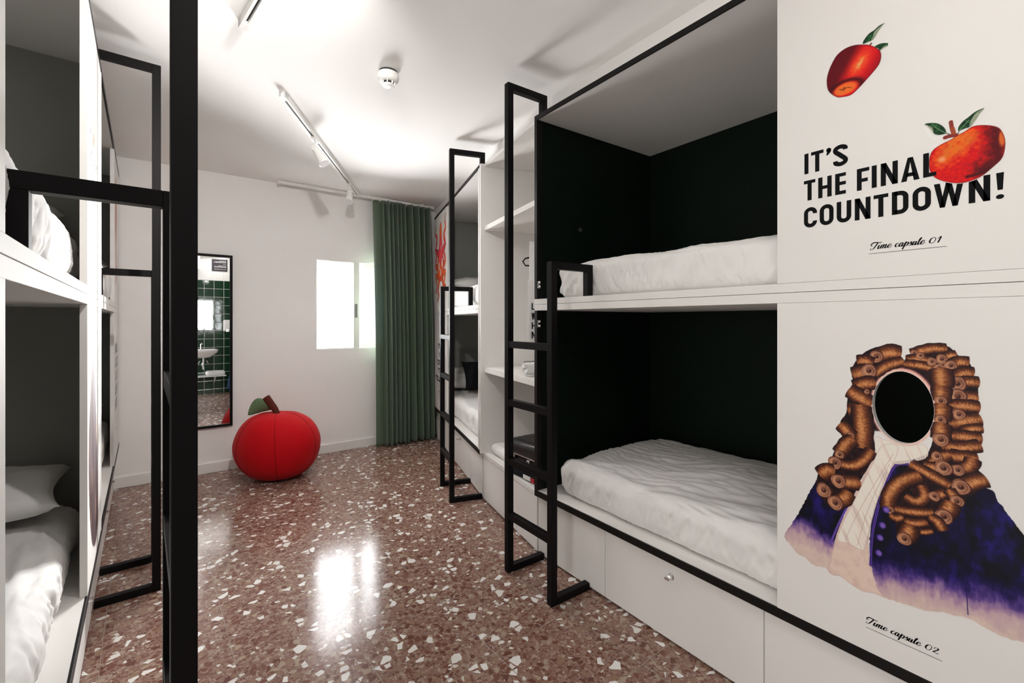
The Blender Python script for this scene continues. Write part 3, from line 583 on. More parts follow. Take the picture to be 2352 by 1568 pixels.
def art_apples(fr, X0, dd, parent):
    cv = Cv(7, 29, 189, 217, .08)
    leaf(cv, LF1[0], 1, LF1P[0], 3); leaf(cv, LF1[1], 1, LF1P[1], 5)
    hx, hy = AP1_HI; kx, ky = AP1_CALYX
    def ap(X, Y, d):
        u = (X-hx)*.86+(Y-hy)*-.5; v = (X-hx)*.5+(Y-hy)*.86      # v runs along the fruit
        n = fbm(X*2, Y*2, 4)
        c = mix(C3(196, 16, 30)*np.ones(X.shape+(3,)), C3(92, 14, 26), (-u-1.6+n)/2.6)
        c = mix(c, C3(150, 20, 34), (u-2.2)/2.5)
        g = np.exp(-(u/1.9)**2-(v/3.4)**2); c = mix(c, C3(240, 92, 44), g*1.15*(.55+.8*n)); c = mix(c, C3(250, 170, 110), (np.exp(-(u/.75)**2-(v/2.2)**2)-.35)*1.4*(n+.3))
        sp = vn(X*9, Y*6, 6); c = mix(c, C3(120, 14, 26), (sp-.83)*4*g)
        q = np.hypot((X-kx)/3.0, (Y-ky)/1.75); c = mix(c, C3(60, 14, 20), np.exp(-((q-1.35)/.3)**2)*.9*(Y > ky-.6)); c = mix(c, C3(238, 104, 44), (1.15-q)*2.6)
        c = mix(c, C3(90, 16, 20), np.clip(1-np.abs(d)/.35, 0, 1)*.85); return c
    cv.fill(curve(AP1, 5, True), ap)
    for q in AP1_CAL: cv.line(q, .16, (40, 26, 18), taper=True)
    cv.line(ST1, .45, (112, 40, 40))
    o1 = cv.mesh('apple_print', fr, X0, dd, parent)
    cv = Cv(32, 54, 160, 201, .08)
    leaf(cv, LF2[0], 1, LF2P[0], 13); leaf(cv, LF2[1], 1, LF2P[1], 15)
    for q in VEINS: cv.line(q, .14, (110, 140, 110))
    dk = curve(AP2_DK, 5); hi = curve(AP2_HI, 5); fo = curve(AP2_FOLD, 6)
    def ap2(X, Y, d):
        n = fbm(X*1.3, Y*1.3, 54); n2 = fbm(X*2.4, Y*2.0, 58)
        c = mix(C3(188, 14, 28)*np.ones(X.shape+(3,)), C3(216, 26, 16), (n2-.35)*2)
        dh = near(hi, X, Y)[0]; c = mix(c, C3(232, 84, 22), (1-dh/(3.2)+(n-.5)*1.6)*.95); c = mix(c, C3(196, 120, 44), (1-dh/2.4+(n2-.5)*1.4)*.55)
        q = np.hypot(X-AP2_HI[0][0], Y-AP2_HI[0][1]); c = mix(c, C3(240, 150, 110), (1-q/1.0)*1.2)
        dq = near(dk, X, Y)[0]; c = mix(c, C3(84, 12, 22), (1-dq/3.0+(n-.5)*1.0)*1.25)
        df = near(fo, X, Y)[0]; c = mix(c, C3(66, 10, 18), (1-df/.55)*1.2)
        yq = np.hypot((X-AP2_YEL[0])/.7, (Y-AP2_YEL[1])/2.3); c = mix(c, C3(200, 96, 40), (1.1-yq)*2)
        return mix(c, C3(110, 14, 22), np.clip(1-np.abs(d)/.3, 0, 1)*.8)
    cv.fill(curve(AP2, 5, True), ap2)
    cv.line(STEM2[2], .28, (110, 112, 104)); cv.line(STEM2[3], .2, (70, 70, 50))
    cv.line(STEM2[1], .95, (122, 48, 44)); cv.line(STEM2[0], .85, (128, 52, 46)); cv.line([(STEM2[0][1][0]+.1, STEM2[0][1][1]), (STEM2[0][2][0], STEM2[0][2][1]+.5)], .8, (150, 70, 44))
    o2 = cv.mesh('apple_print', fr, X0, dd-.0002, parent)
# ---- lettering: flat ink strokes
class Ink:
    def __init__(s, fr, X0, dd): s.fr, s.X0, s.dd, s.mb = fr, X0, dd, MB()
    def P(s, q): return s.fr(s.X0+q[0]*.01, s.dd, q[1]*.01)
    def poly(s, pts): s.mb.poly([s.P(q) for q in pts])
    def rect(s, a0, b0, a1, b1): s.poly([(a0, b0), (a1, b0), (a1, b1), (a0, b1)])
    def rib(s, pts, w, closed=False, sm=0):
        if sm: pts = curve(pts, sm, closed)
        P = [np.array(q, float) for q in pts]; N = len(P); L = []; Rr = []
        for i in range(N):
            a = P[i-1] if (closed or i > 0) else P[i]; b = P[(i+1) % N] if (closed or i < N-1) else P[i]
            t = (b-a)/(np.linalg.norm(b-a)+1e-9); n = np.array([-t[1], t[0]])
            ww = (w(i/(N-1 if not closed else N)) if callable(w) else w)/2; L.append(P[i]+n*ww); Rr.append(P[i]-n*ww)
        for i in range(N if closed else N-1):
            j = (i+1) % N; s.poly([L[i], Rr[i], Rr[j], L[j]])
    def build(s, name, parent, m=None):
        o = s.mb.build(name, m or M['ink'], parent)
        return o
def rrect(a0, b0, a1, b1, r, w):
    """centre line of a rounded rectangle ring"""
    a0 += w/2; a1 -= w/2; b0 += w/2; b1 -= w/2; out = []
    for cx, cy, s0 in ((a1-r, b1-r, 0), (a0+r, b1-r, 90), (a0+r, b0+r, 180), (a1-r, b0+r, 270)):
        for k in range(8): t = R(s0+90*k/7); out.append((cx+r*math.cos(t), cy+r*math.sin(t)))
    return out
def glyph(ink, ch, a0, a1, b0, b1, w=1.16):
    W_, H_ = a1-a0, b1-b0; I = ink; h = 1.02*w/1.16
    if ch == 'I': I.rect(a0, b0, a0+w, b1)
    elif ch == 'T': I.rect(a0, b1-h, a1, b1); c = (a0+a1)/2; I.rect(c-w/2, b0, c+w/2, b1-h)
    elif ch == 'H': I.rect(a0, b0, a0+w, b1); I.rect(a1-w, b0, a1, b1); I.rect(a0+w, (b0+b1)/2-h/2, a1-w, (b0+b1)/2+h/2)
    elif ch in 'EF':
        I.rect(a0, b0, a0+w, b1); I.rect(a0+w, b1-h, a1, b1); m = (b0+b1)/2+(.1 if ch == 'E' else -.3); I.rect(a0+w, m-h/2, a1-(.0 if ch == 'E' else .35), m+h/2)
        if ch == 'E': I.rect(a0+w, b0, a1, b0+h)
    elif ch == 'L': I.rect(a0, b0, a0+w, b1); I.rect(a0+w, b0, a1, b0+h)
    elif ch == 'N':
        I.rect(a0, b0, a0+w, b1); I.rect(a1-w, b0, a1, b1); I.poly([(a0, b1), (a0+w*1.02, b1), (a1, b0), (a1-w*1.02, b0)])
    elif ch == 'A':
        c = (a0+a1)/2; t = w*.47
        I.poly([(a0, b0), (a0+w*1.02, b0), (c+t*.35, b1), (c-t, b1)]); I.poly([(a1-w*1.02, b0), (a1, b0), (c+t, b1), (c-t*.35, b1)])
        I.poly([(a0+W_*.24, b0+H_*.19), (a1-W_*.24, b0+H_*.19), (a1-W_*.30, b0+H_*.35), (a0+W_*.30, b0+H_*.35)])
    elif ch == 'W':
        q = [a0, a0+W_*.29, a0+W_*.5, a0+W_*.71, a1]; t = w
        I.poly([(a0, b1), (a0+t, b1), (q[1]+t*.42, b0), (q[1]-t*.42, b0)]); I.poly([(q[1]-t*.42, b0), (q[1]+t*.42, b0), (q[2]+t*.45, b1), (q[2]-t*.45, b1)])
        I.poly([(q[2]-t*.45, b1), (q[2]+t*.45, b1), (q[3]+t*.42, b0), (q[3]-t*.42, b0)]); I.poly([(q[3]-t*.42, b0), (q[3]+t*.42, b0), (a1, b1), (a1-t, b1)])
    elif ch == 'O': I.rib(rrect(a0, b0, a1, b1, (W_-w)/2, w), w, True)
    elif ch == 'D':
        p = rrect(a0, b0, a1, b1, (W_-w)/2*.98, w); x = a0+w/2
        p = [(x, b0+w/2), ]+p[24:]+p[:8]+[(x, b1-w/2)]; I.rib(p, w); I.rect(a0, b0, a0+w, b1)
    elif ch == 'U':
        p = rrect(a0, b0, a1, b1, (W_-w)/2, w)[16:]; I.rib([(a0+w/2, b1)]+p+[(a1-w/2, b1)], w)
    elif ch == 'C':
        p = rrect(a0, b0, a1, b1, (W_-w)/2, w); k = p[:24]; e = p[24:]
        I.rib([(a1-w/2, b1-H_*.33)]+k+e+[(a1-w/2, b0+H_*.31)], w)
    elif ch == 'S':
        x0, x1 = a0+w*.5, a1-w*.5; y0, y1 = b0+w*.5, b1-w*.5; c = (a0+a1)/2; m = (b0+b1)/2
        I.rib([(x1, y1-H_*.17), (x1-.1, y1-H_*.06), (c, y1), (x0+.1, y1-H_*.07), (x0+.02, y1-H_*.20), (c-.35, m+.42), (c+.35, m-.30), (x1, y0+H_*.20), (x1-.1, y0+H_*.07), (c, y0), (x0+.1, y0+H_*.07), (x0, y0+H_*.18)], w*1.04, sm=6)
    elif ch == "'":
        c = (a0+a1)/2; I.rib([(c+.02*0, b1-.55), (c+.12, b1-.95), (c-.15, b1-1.6), (c-.50, b1-2.15)], lambda t: 1.2*(1-t)**.7+.2, sm=4)
        I.poly([(c+.62*math.cos(t), b1-.62+.62*math.sin(t)) for t in np.linspace(0, 2*math.pi, 18, False)])
    elif ch == '!':
        I.poly([(a0, b1), (a1, b1), (a1-.18, b0+2.15), (a0+.24, b0+2.15)]); I.poly([((a0+a1)/2+.68*math.cos(t), b0+.55+.55*math.sin(t)) for t in np.linspace(0, 2*math.pi, 20, False)])
# copperplate-like hand: strokes in units of x-height, slanted
SCR = {
 'T': (1.35, [([(1.25, 1.62), (.95, .9), (.55, .1), (.2, -.08), (-.05, .05), (.1, .25)], 'k'), ([(.35, 1.0), (.05, .95), (-.05, 1.3), (.3, 1.72), (.9, 1.75), (1.5, 1.66), (2.1, 1.78)], 't')]),
 'i': (.55, [([(.05, .55), (.3, .98), (.12, .1), (.3, .02), (.6, .4)], 'k'), ([(.42, 1.36), (.5, 1.40)], 'd')]),
 'm': (1.45, [([(.0, .55), (.28, .95), (.05, .0)], 'k'), ([(.1, .35), (.45, .92), (.66, .9), (.48, .0)], 'k'), ([(.55, .35), (.9, .92), (1.12, .9), (.95, .12), (1.1, .02), (1.4, .4)], 'k')]),
 'e': (.85, [([(.1, .45), (.55, .62), (.6, .9), (.38, .98), (.08, .6), (.08, .15), (.32, .0), (.8, .42)], 'k')]),
 'c': (.75, [([(.58, .8), (.45, .98), (.15, .75), (.05, .25), (.25, .0), (.7, .38)], 'k')]),
 'a': (.9, [([(.6, .9), (.35, .98), (.05, .5), (.1, .05), (.32, .08), (.68, .95)], 'k'), ([(.68, .95), (.5, .12), (.65, .02), (.9, .4)], 'k')]),
 'p': (.9, [([(.0, .5), (.32, 1.05), (-.12, -.85)], 'k'), ([(.15, .3), (.5, .95), (.75, .75), (.55, .1), (.3, .02), (.15, .15)], 'k')]),
 's': (.6, [([(.0, .4), (.38, 1.0), (.36, .7), (.48, .3), (.25, .0), (.02, .15)], 'k')]),
 'u': (.95, [([(.0, .55), (.28, .98), (.08, .2), (.2, .02), (.5, .4), (.7, .95)], 'k'), ([(.7, .95), (.55, .12), (.68, .02), (.95, .4)], 'k')]),
 'l': (.55, [([(.0, .4), (.45, 1.3), (.55, 1.75), (.3, 1.4), (.1, .2), (.25, .02), (.6, .4)], 'k')]),
 '0': (1.25, [([(.75, 1.45), (.3, 1.15), (.12, .4), (.5, 0), (.95, .35), (1.05, 1.1), (.75, 1.45)], 'k')]),
 '1': (.9, [([(.15, 1.0), (.65, 1.45), (.35, .0)], 'k')]),
 '2': (1.2, [([(.2, 1.0), (.35, 1.4), (.8, 1.4), (.8, 1.0), (.15, .1), (.4, .2), (.75, .02), (1.05, .25)], 'k')]),
 ' ': (.6, [])}
def script(ink, text, a0, a1, base, xh):
    tot = sum(SCR[c][0] for c in text); k = (a1-a0)/(tot+.3); x = a0
    sl = .55
    for c in text:
        adv, st = SCR[c]
        for pts, ty in st:
            P = [(x+k*(px)+sl*py*xh*.35, base+py*xh) for px, py in pts]
            P2 = curve(P, 6) if len(P) > 2 else np.array(P)
            def wf(t, P2=P2, ty=ty):
                if ty == 'd': return .26
                i = min(int(t*(len(P2)-1)), len(P2)-2); dv = P2[i+1]-P2[i]; s_ = abs(dv[1])/(np.linalg.norm(dv)+1e-9); down = dv[1] < 0
                return (.10+.27*s_**2 if down else .10+.06*s_) if ty == 'k' else .09+.20*math.sin(math.pi*t)
            ink.rib(P2, wf)
        x += k*adv
# ------------------------------------------------------------------ bunk capsules
ZB0, ZB1 = .332, .364        # black rail under the lower berth
ZS0, ZSM, ZS1 = 1.358, 1.391, 1.421
ZT0, ZT1 = 2.411, 2.436
def capsule(fr, L, o0, o1, proud, inner, label, doors, locks, dep=.95, group=None, filler=None, hole=None, edge='lacquer'):
    """fr: a from the ladder end, d inward. Opening from o0 to o1, front panels from o1 to L"""
    t = thing('bunk_capsule', label, 'bunk bed', fr(L/2, dep/2, 0), group)
    p = -proud
    # black edge trim
    MB().box(fr, 0, L, p-.001, p+.007, ZT0, ZT1).build('top_rail', M['trim'], t, bevel=.0015)
    MB().box(fr, 0, L, p-.001, p+.007, ZB0, ZB1-.001).build('bottom_rail', M['trim'], t, bevel=.0015)
    MB().box(fr, 0, .024, p-.001, p+.035, ZB1, ZS0).box(fr, 0, .024, p-.001, p+.035, ZS1, ZT0).build('edge_rail', M[edge], t, bevel=.0015)
    # carcass
    MB().box(fr, .001, L-.001, p+.007, dep, ZT0+.001, ZT1-.001).build('roof_board', M['lacquer'], t)
    MB().box(fr, .001, L-.001, p+.007, dep, ZB0, ZB1+.0).build('lower_bed_board', M['lacquer'], t)
    MB().box(fr, .0, L, p, dep, ZS0, ZSM-.0008).build('lower_slab', M['lacquer'], t, bevel=.0008)
    MB().box(fr, .0, L, p, dep, ZSM+.0008, ZS1).build('upper_slab', M['lacquer'], t, bevel=.0008)
    for z0, z1 in ((ZB1, ZS0), (ZS1, ZT0)):
        k = MB().box(fr, .004, .022, p+.022, dep-.01, z0, z1)
        k.build('end_board', inner, t)
        MB().box(fr, L-.022, L-.002, p+.022, dep-.01, z0, z1).build('end_board', inner, t)
        MB().box(fr, .004, L-.002, dep-.01, dep+.008, z0, z1).build('back_board', inner, t)
    MB().box(fr, .0005, .0038, p+.022, dep, ZB1, ZS0).box(fr, .0005, .0038, p+.022, dep, ZS1, ZT0).build('side_cladding', M['lacquer'], t)
    # plinth and doors
    MB().box(fr, .01, L-.01, .020, dep, .0, ZB0).build('plinth', M['lacquer'], t)
    for i, (a0, a1) in enumerate(doors):
        dr = MB().box(fr, a0+.0015, a1-.0015, .0, .018, .012, ZB0-.012).build('drawer_front', M['lacquer'], t, bevel=.001)
        for la, lz in locks:
            if a0 <= la < a1:
                k = MB(); c = fr(la, 0, lz); n = -fr.ud
                k.tube([c, c+n*.006], .013, 18).tube([c+n*.006, c+n*.018], .010, 18)
                k.box(Fr((c+n*.018).to_2d(), fr.ux, -fr.ud) if False else Fr((c.x, c.y), fr.ux, fr.ud), -.011, .011, -.034, -.017, lz-.0045, lz+.0045)
                k.build('lock', M['chrome'], dr, bevel=.001)
    # front panels
    out = []
    for z0, z1 in ((ZB1, ZS0), (ZS1, ZT0)):
        if hole and z0 < 1:
            o = panel_with_hole(fr, o1, L, p, z0, z1, hole, t)
        else:
            mb = MB().box(fr, o1, (filler if filler else L)-.0008, p, p+.020, z0+.0006, z1-.0006)
            o = mb.build('front_panel', M['lacquer'], t, bevel=.0008)
        if filler: MB().box(fr, filler+.0015, L, p, p+.020, z0+.0006, z1-.0006).build('filler_panel', M['lacquer'], t, bevel=.0008)
        out.append(o)
    if o0 > .03: 
        for z0, z1 in ((ZB1, ZS0), (ZS1, ZT0)): MB().box(fr, .024, o0, p+.0, p+.02, z0, z1).build('filler_panel', M['lacquer'], t)
    # small hinge plates on the edge rail
    for z in (1.50, 1.285):
        k = MB().box(fr, .0245, .030, p+.002, p+.020, z-.020, z+.020).box(fr, .030, .046, p+.004, p+.008, z-.017, z-.006).box(fr, .030, .046, p+.004, p+.008, z+.006, z+.017)
        k.build('hinge', M['chrome'], t, bevel=.001)
    return t, out
def panel_with_hole(fr, a0, a1, p, z0, z1, hole, t):
    ca, cz, ra, rz = hole; N = 72; bm = bmesh.new()
    a1 -= .0008; z0 += .0006; z1 -= .0006
    ring = {}
    for s, d in ((0, p), (1, p+.022)):
        inn = []; outr = []
        for k in range(N):
            an = 2*math.pi*k/N; dx, dz = math.cos(an), math.sin(an)
            inn.append(bm.verts.new(fr(ca+ra*dx, d, cz+rz*dz)))
            tt = min(((a1-ca)/dx if dx > 1e-9 else (a0-ca)/dx if dx < -1e-9 else 1e9), ((z1-cz)/dz if dz > 1e-9 else (z0-cz)/dz if dz < -1e-9 else 1e9))
            outr.append((ca+dx*tt, cz+dz*tt))
        # snap the nearest rays onto the corners
        for cx, cc in ((a0, z0), (a1, z0), (a1, z1), (a0, z1)):
            j = min(range(N), key=lambda q: math.hypot(outr[q][0]-cx, outr[q][1]-cc)); outr[j] = (cx, cc)
        ov = [bm.verts.new(fr(x, d, z)) for x, z in outr]; ring[s] = (inn, ov)
    for k in range(N):
        j = (k+1) % N
        for s in (0, 1):
            i_, o_ = ring[s]; bm.faces.new([i_[k], o_[k], o_[j], i_[j]])
        bm.faces.new([ring[0][0][k], ring[0][0][j], ring[1][0][j], ring[1][0][k]])
        bm.faces.new([ring[0][1][k], ring[0][1][j], ring[1][1][j], ring[1][1][k]])
    bmesh.ops.recalc_face_normals(bm, faces=bm.faces)
    return link_bm(bm, 'front_panel', M['lacquer'], t, smooth=False)

N_FR = Fr((1.59, 2.00), (0, -1), (1, 0))
N_L = 2.02
NX0 = 2.00-.717               # start of the front panels
HOLE = (NX0+.320, 1.067, .066, .098)
# near right
tn, (plo, pup) = capsule(N_FR, N_L, .024, NX0, .018, M['green'],
    'white bunk capsule with dark green interior, red apples and COUNTDOWN lettering on its panel', [(.012, .510), (.510, 1.232), (1.232, 2.01)], [(.871, .272)], dep=.965, hole=HOLE, edge='trim')
# far right
R_FR = Fr(BB, RV, RN); R_FR.ud = Vector((RN[0], RN[1], 0))
tr_, (rlo, rup) = capsule(R_FR, 1.83, .024, 1.165, .03, M['grey'],
    'white bunk capsule by the green curtain, with an orange octopus on its narrow panel', [(.012, .36), (.36, 1.05), (1.05, 1.82)], [(.70, .27), (1.60, .27)], dep=.95)
# left row: far and near
F_FR = Fr(LFR(.135, 0, 0).to_2d(), LU, LIN)
tf, (flo, fup) = capsule(F_FR, 1.935, .024, 1.172, .03, M['grey'],
    'far left white bunk capsule beside the wall mirror, behind the tall ladder', [(.012, .60), (.60, 1.25), (1.25, 1.92)], [(.55, .27), (1.15, .27)], dep=.94)
C_FR = Fr(LFR(-1.76, 0, 0).to_2d(), LU, LIN)
tcn, (clo, cup) = capsule(C_FR, 1.885, .088, 1.275, .03, M['grey'],
    'near left white bunk capsule cut off by the left edge of the view', [(.012, .60), (.60, 1.25), (1.25, 1.87)], [(1.45, .27)], dep=.94, filler=1.73)

# artwork on the near right panels
A0 = NX0
if ART:
    art_wig(N_FR, A0, -.0184, plo)
    art_apples(N_FR, A0, -.0187, pup)
ink = Ink(N_FR, A0, -.0184)
for ch, a0, a1 in (('I', 8.07, 9.24), ('T', 9.94, 13.34), ("'", 14.0, 15.35), ('S', 15.9, 19.54)): glyph(ink, ch, a0, a1, 175.73, 182.05)
for ch, a0, a1 in (('T', 7.93, 11.14), ('H', 11.9, 15.49), ('E', 16.38, 19.12), ('F', 21.8, 24.75), ('I', 25.3, 26.46), ('N', 27.36, 31.12), ('A', 31.81, 35.64)): glyph(ink, ch, a0, a1, 167.39, 173.64)
for ch, a0, a1 in (('C', 7.95, 11.6), ('O', 12.3, 16.0), ('U', 16.78, 20.45), ('N', 21.29, 25.04), ('T', 25.72, 29.05), ('D', 29.82, 33.37), ('O', 34.2, 37.9), ('W', 38.45, 44.1), ('N', 44.91, 48.64), ('!', 49.6, 50.9)): glyph(ink, ch, a0, a1, 158.95, 165.2)
ink.build('lettering', pup)
inkL = Ink(N_FR, A0, -.0191); glyph(inkL, 'L', 36.37, 38.96, 167.48, 173.72); inkL.build('letter', pup)
ink = Ink(N_FR, A0, -.0184); script(ink, 'Time capsule 01', 25.0, 40.2, 150.15, 1.02); ink.rect(24.65, 148.92, 40.9, 149.03); ink.build('caption', pup)
ink = Ink(N_FR, A0, -.0184); script(ink, 'Time capsule 02', 24.0, 39.8, 44.45, 1.02); ink.rect(23.92, 43.08, 40.09, 43.19); ink.build('caption', plo)

# artwork on the other panels
def bars(ink, rows, h, lh, w, a0, b0, seed, wd=1.1):
    rr = random.Random(seed); b = b0
    for n in rows:
        a = a0
        for i in range(n):
            k = rr.choice('HITELNUOD') if h > 3 else 'I'
            gw = w*(.35 if k == 'I' else 1)
            glyph(ink, k, a, a+gw, b, b+h, wd); a += gw+w*.22
        b -= lh
def blocks(ink, rows, h, lh, w, a0, b0, seed):
    rr = random.Random(seed); b = b0
    for n in rows:
        a = a0
        for i in range(n):
            gw = w*rr.uniform(.75, 1.1); q = h*.38
            ink.rect(a, b, a+gw*.32, b+h); 
            if rr.random() < .6: ink.rect(a+gw*.32, b+h*.72, a+gw, b+h)
            if rr.random() < .6: ink.rect(a+gw*.32, b, a+gw, b+h*.25)
            if rr.random() < .5: ink.rect(a+gw*.72, b+h*.25, a+gw, b+h*.72)
            a += gw+w*.18
        b -= lh
def octopus(fr, X0, dd, parent):
    cv = Cv(0, 66, 150, 238, .35)
    oc = lambda X, Y, d: mix(mix(C3(232, 98, 48)*np.ones(X.shape+(3,)), C3(214, 62, 92), np.exp(-((Y-205)/14)**2)*1.0+(fbm(X*.12, Y*.12, 71)-.5)*1.5), C3(110, 34, 30), np.clip(1-np.abs(d)/1.3, 0, 1)*.8)
    def arm(pts, w0, w1):
        P = curve(pts, 6); N = len(P); up, dn = [], []
        for k in range(N):
            t = P[min(k+1, N-1)]-P[max(k-1, 0)]; t = t/(np.hypot(*t)+1e-9); n_ = np.array([-t[1], t[0]]); w = w0+(w1-w0)*k/(N-1); up.append(P[k]+n_*w/2); dn.append(P[k]-n_*w/2)
        cv.fill(np.array(up+dn[::-1]), oc)
    for pts, w0, w1 in (([(22, 200), (8, 206), (14, 216), (5, 222), (9, 230), (3, 235)], 9, 1.5), ([(40, 200), (56, 206), (50, 218), (60, 224), (56, 233)], 9, 1.5), ([(18, 186), (6, 190), (13, 200), (3, 206)], 8, 2), ([(44, 186), (58, 190), (52, 202), (62, 208)], 8, 2),
                ([(20, 178), (6, 178), (12, 168), (3, 164)], 8, 2), ([(40, 176), (56, 178), (50, 166), (60, 160)], 8, 2), ([(24, 176), (12, 160), (22, 156), (14, 152)], 8, 1.5), ([(36, 174), (44, 162), (38, 156), (48, 151)], 8, 1.5)): arm(pts, w0, w1)
    cv.fill(curve([(30, 232), (36, 226), (38, 212), (43, 200), (48, 190), (44, 178), (36, 172), (26, 171), (18, 177), (14, 188), (19, 200), (24, 214), (25, 226)], 5, True), oc)
    for e, q in (((22, 189), 3), ((39, 187), 3), ((30, 180), 2.4), ((27, 205), 1.6)):
        cv.fill([(e[0]+q*math.cos(t), e[1]+1.6*q*math.sin(t)) for t in np.linspace(0, 6.28, 18, False)], (236, 222, 214))
    cv.mesh('octopus_print', fr, X0, dd, parent)
if ART: octopus(R_FR, 1.165, -.0304, rup)
ink = Ink(R_FR, 1.165, -.0304); blocks(ink, (4, 4, 5, 4, 6), 5.6, 8.6, 7.2, 12, 101, 3); ink.rect(26, 56, 44, 56.4); ink.build('lettering', rlo)
ink = Ink(R_FR, 1.165, -.0307); ink.poly([(18+(5 if k % 2 else 2)*math.cos(k*.6283), 95+(5 if k % 2 else 2)*math.sin(k*.6283)) for k in range(10)]); ink.build('starfish', rlo, M['red'])
ink = Ink(F_FR, 1.172, -.0304); blocks(ink, (5, 5, 4, 5, 4), 6.5, 9.5, 6.5, 14, 108, 8); ink.rect(25, 55, 38, 55.5); ink.build('lettering', flo, mat('grey_ink', (.28, .25, .26), .5))
def tall_print(fr, X0, dd, parent, name, pts, cols, streak, res=.4):
    a = [q[0] for q in pts]; b = [q[1] for q in pts]; cv = Cv(min(a)-2, max(a)+2, min(b)-2, max(b)+2, res)
    def cf(X, Y, d):
        s = vn(X*streak, Y*.05, 81); c = mix(cols[0]*np.ones(X.shape+(3,)), cols[1], (s-.25)*2)
        return mix(c, cols[2], (vn(X*streak*1.7+5, Y*.07, 84)-.62)*3.2)
    cv.fill(curve(pts, 5, True), cf, rough=.5); cv.mesh(name, fr, X0, dd, parent)
if ART:
    tall_print(F_FR, 1.172, -.0304, fup, 'figure_print', [(18, 226), (30, 224), (34, 205), (30, 180), (33, 160), (22, 156), (20, 180), (15, 200)], (C3(196, 150, 130), C3(170, 90, 70), C3(225, 205, 195)), .35)
    tall_print(C_FR, 1.275, -.0304, clo, 'horse_tail_print', [(24, 124), (30, 108), (38, 86), (43, 66), (44, 48), (34, 42), (20, 46), (10, 58), (4, 76), (5, 92), (14, 108)], (C3(84, 70, 82), C3(52, 24, 20), C3(150, 118, 96)), .3)
    tall_print(C_FR, 1.275, -.0304, cup, 'flame_print', [(27, 209), (31, 203), (30, 197), (25, 196), (24, 202)], (C3(230, 170, 140), C3(220, 140, 110), C3(240, 200, 180)), .5)
ink = Ink(C_FR, 1.275, -.0304); blocks(ink, (5, 6, 5, 6, 5), 5.0, 8.2, 5.2, 7, 196, 21); ink.build('lettering', cup, mat('faded_ink', (.33, .31, .34), .5))

# ------------------------------------------------------------------ ladders of black square tube
def ladder(o, ux, ud, label):
    """a = 0 centre of the tall upright; a = .345 short upright; d measured inward from the capsule front base line"""
    fr = Fr(o, ux, ud); fr.ud = Vector((ud[0], ud[1], 0)).normalized(); w = .034; d0 = -.244; S = .345
    t = thing('bunk_ladder', label, 'ladder', fr(S/2, d0/2, 0))
    def up(a, ztop, dend, zdrop):
        MB().box(fr, a-w/2, a+w/2, d0, d0+w, 0, ztop).build('upright', M['steel'], t, bevel=.0015)
        MB().box(fr, a-w/2, a+w/2, d0+w, -.004, 0, w).build('foot', M['steel'], t, bevel=.0015)
        MB().box(fr, a-w/2, a+w/2, d0+w, dend, ztop-w, ztop).build('top_arm', M['steel'], t, bevel=.0015)
        MB().box(fr, a-w/2, a+w/2, dend-w, dend, zdrop, ztop-w).build('hook', M['steel'], t, bevel=.0015)
    up(0, 2.533, .018, ZT1); up(S, 1.572, .018, ZS1)
    for z in (1.196, .897, .594, .312): MB().box(fr, w/2, S-w/2, d0+.001, d0+w-.001, z-w, z).build('rung', M['steel'], t, bevel=.0015)
    return t
ladder((1.59, 1.948), (0, -1), (1, 0), 'black steel ladder against the dark green capsule, standing nearest on the right')
ladder(R_FR(.024, 0, 0).to_2d(), RV, RN, 'black steel ladder at the octopus capsule near the curtain')
ladder(LFR(.200, 0, 0).to_2d(), LU, LIN, 'black steel ladder in front of the far left capsule')
ladder(LFR(-1.733, 0, 0).to_2d(), LU, LIN, 'black steel ladder closest to the camera, crossing the view at the left')

# ------------------------------------------------------------------ bedding
def mattress(fr, a0, a1, d0, d1, z0, z1, label, r=.055, step=.02, wr=.008, seed=0, crown=.01, group=None, flow=1, fn=None):
    bm = soft(fr, a0, a1, d0, d1, z0, z1, r, step, wr, seed, crown=crown, flow=flow, fn=fn)
    o = link_bm(bm, 'mattress', M['sheet']); tag(o, label, 'mattress', group); return o
mattress(N_FR, .125, 1.96, .021, .92, ZS1+.001, 1.605, 'white sheeted mattress on the upper berth of the dark green capsule', step=.009, wr=.015, seed=3, flow=-1)
mattress(N_FR, .115, 1.96, .035, .92, ZB1+.001, .560, 'white sheeted mattress on the lower berth of the dark green capsule', step=.009, wr=.015, seed=11, r=.07, crown=.03)
mattress(R_FR, .05, 1.78, .024, .90, ZS1+.001, 1.60, 'white mattress on the upper berth of the octopus capsule', seed=21)
mattress(R_FR, .05, 1.78, .03, .90, ZB1+.001, .56, 'rumpled white mattress on the lower berth of the octopus capsule', seed=27, wr=.014)
mattress(F_FR, .37, 1.155, -.024, .89, ZS1+.001, 1.61, 'white mattress on the upper berth of the far left capsule', seed=31)
mattress(F_FR, .06, 1.88, .02, .89, ZB1+.001, .56, 'white mattress on the lower berth of the far left capsule', seed=37)
mattress(C_FR, .10, 1.60, .012, .89, ZS1+.001, 1.65, 'white mattress on the upper berth at the left edge of the view', step=.010, wr=.015, seed=41, r=.075)
mattress(C_FR, .06, 1.80, .02, .89, ZB1+.001, .565, 'white mattress on the lower berth at the left edge of the view', step=.010, wr=.015, seed=47, r=.08, crown=.03)
pillow(C_FR, 1.62, .42, .668, .42, .74, .15, M['sheet'], 'pillow', 'white pillow on the lower berth at the left edge of the view', 'pillow', seed=2, tilt=.10, tiltax='d')
pillow(C_FR, 1.645, .42, 1.715, .38, .70, .15, M['sheet'], 'pillow', 'white pillow on the upper berth at the left edge of the view', 'pillow', seed=5, tilt=.15, tiltax='d')
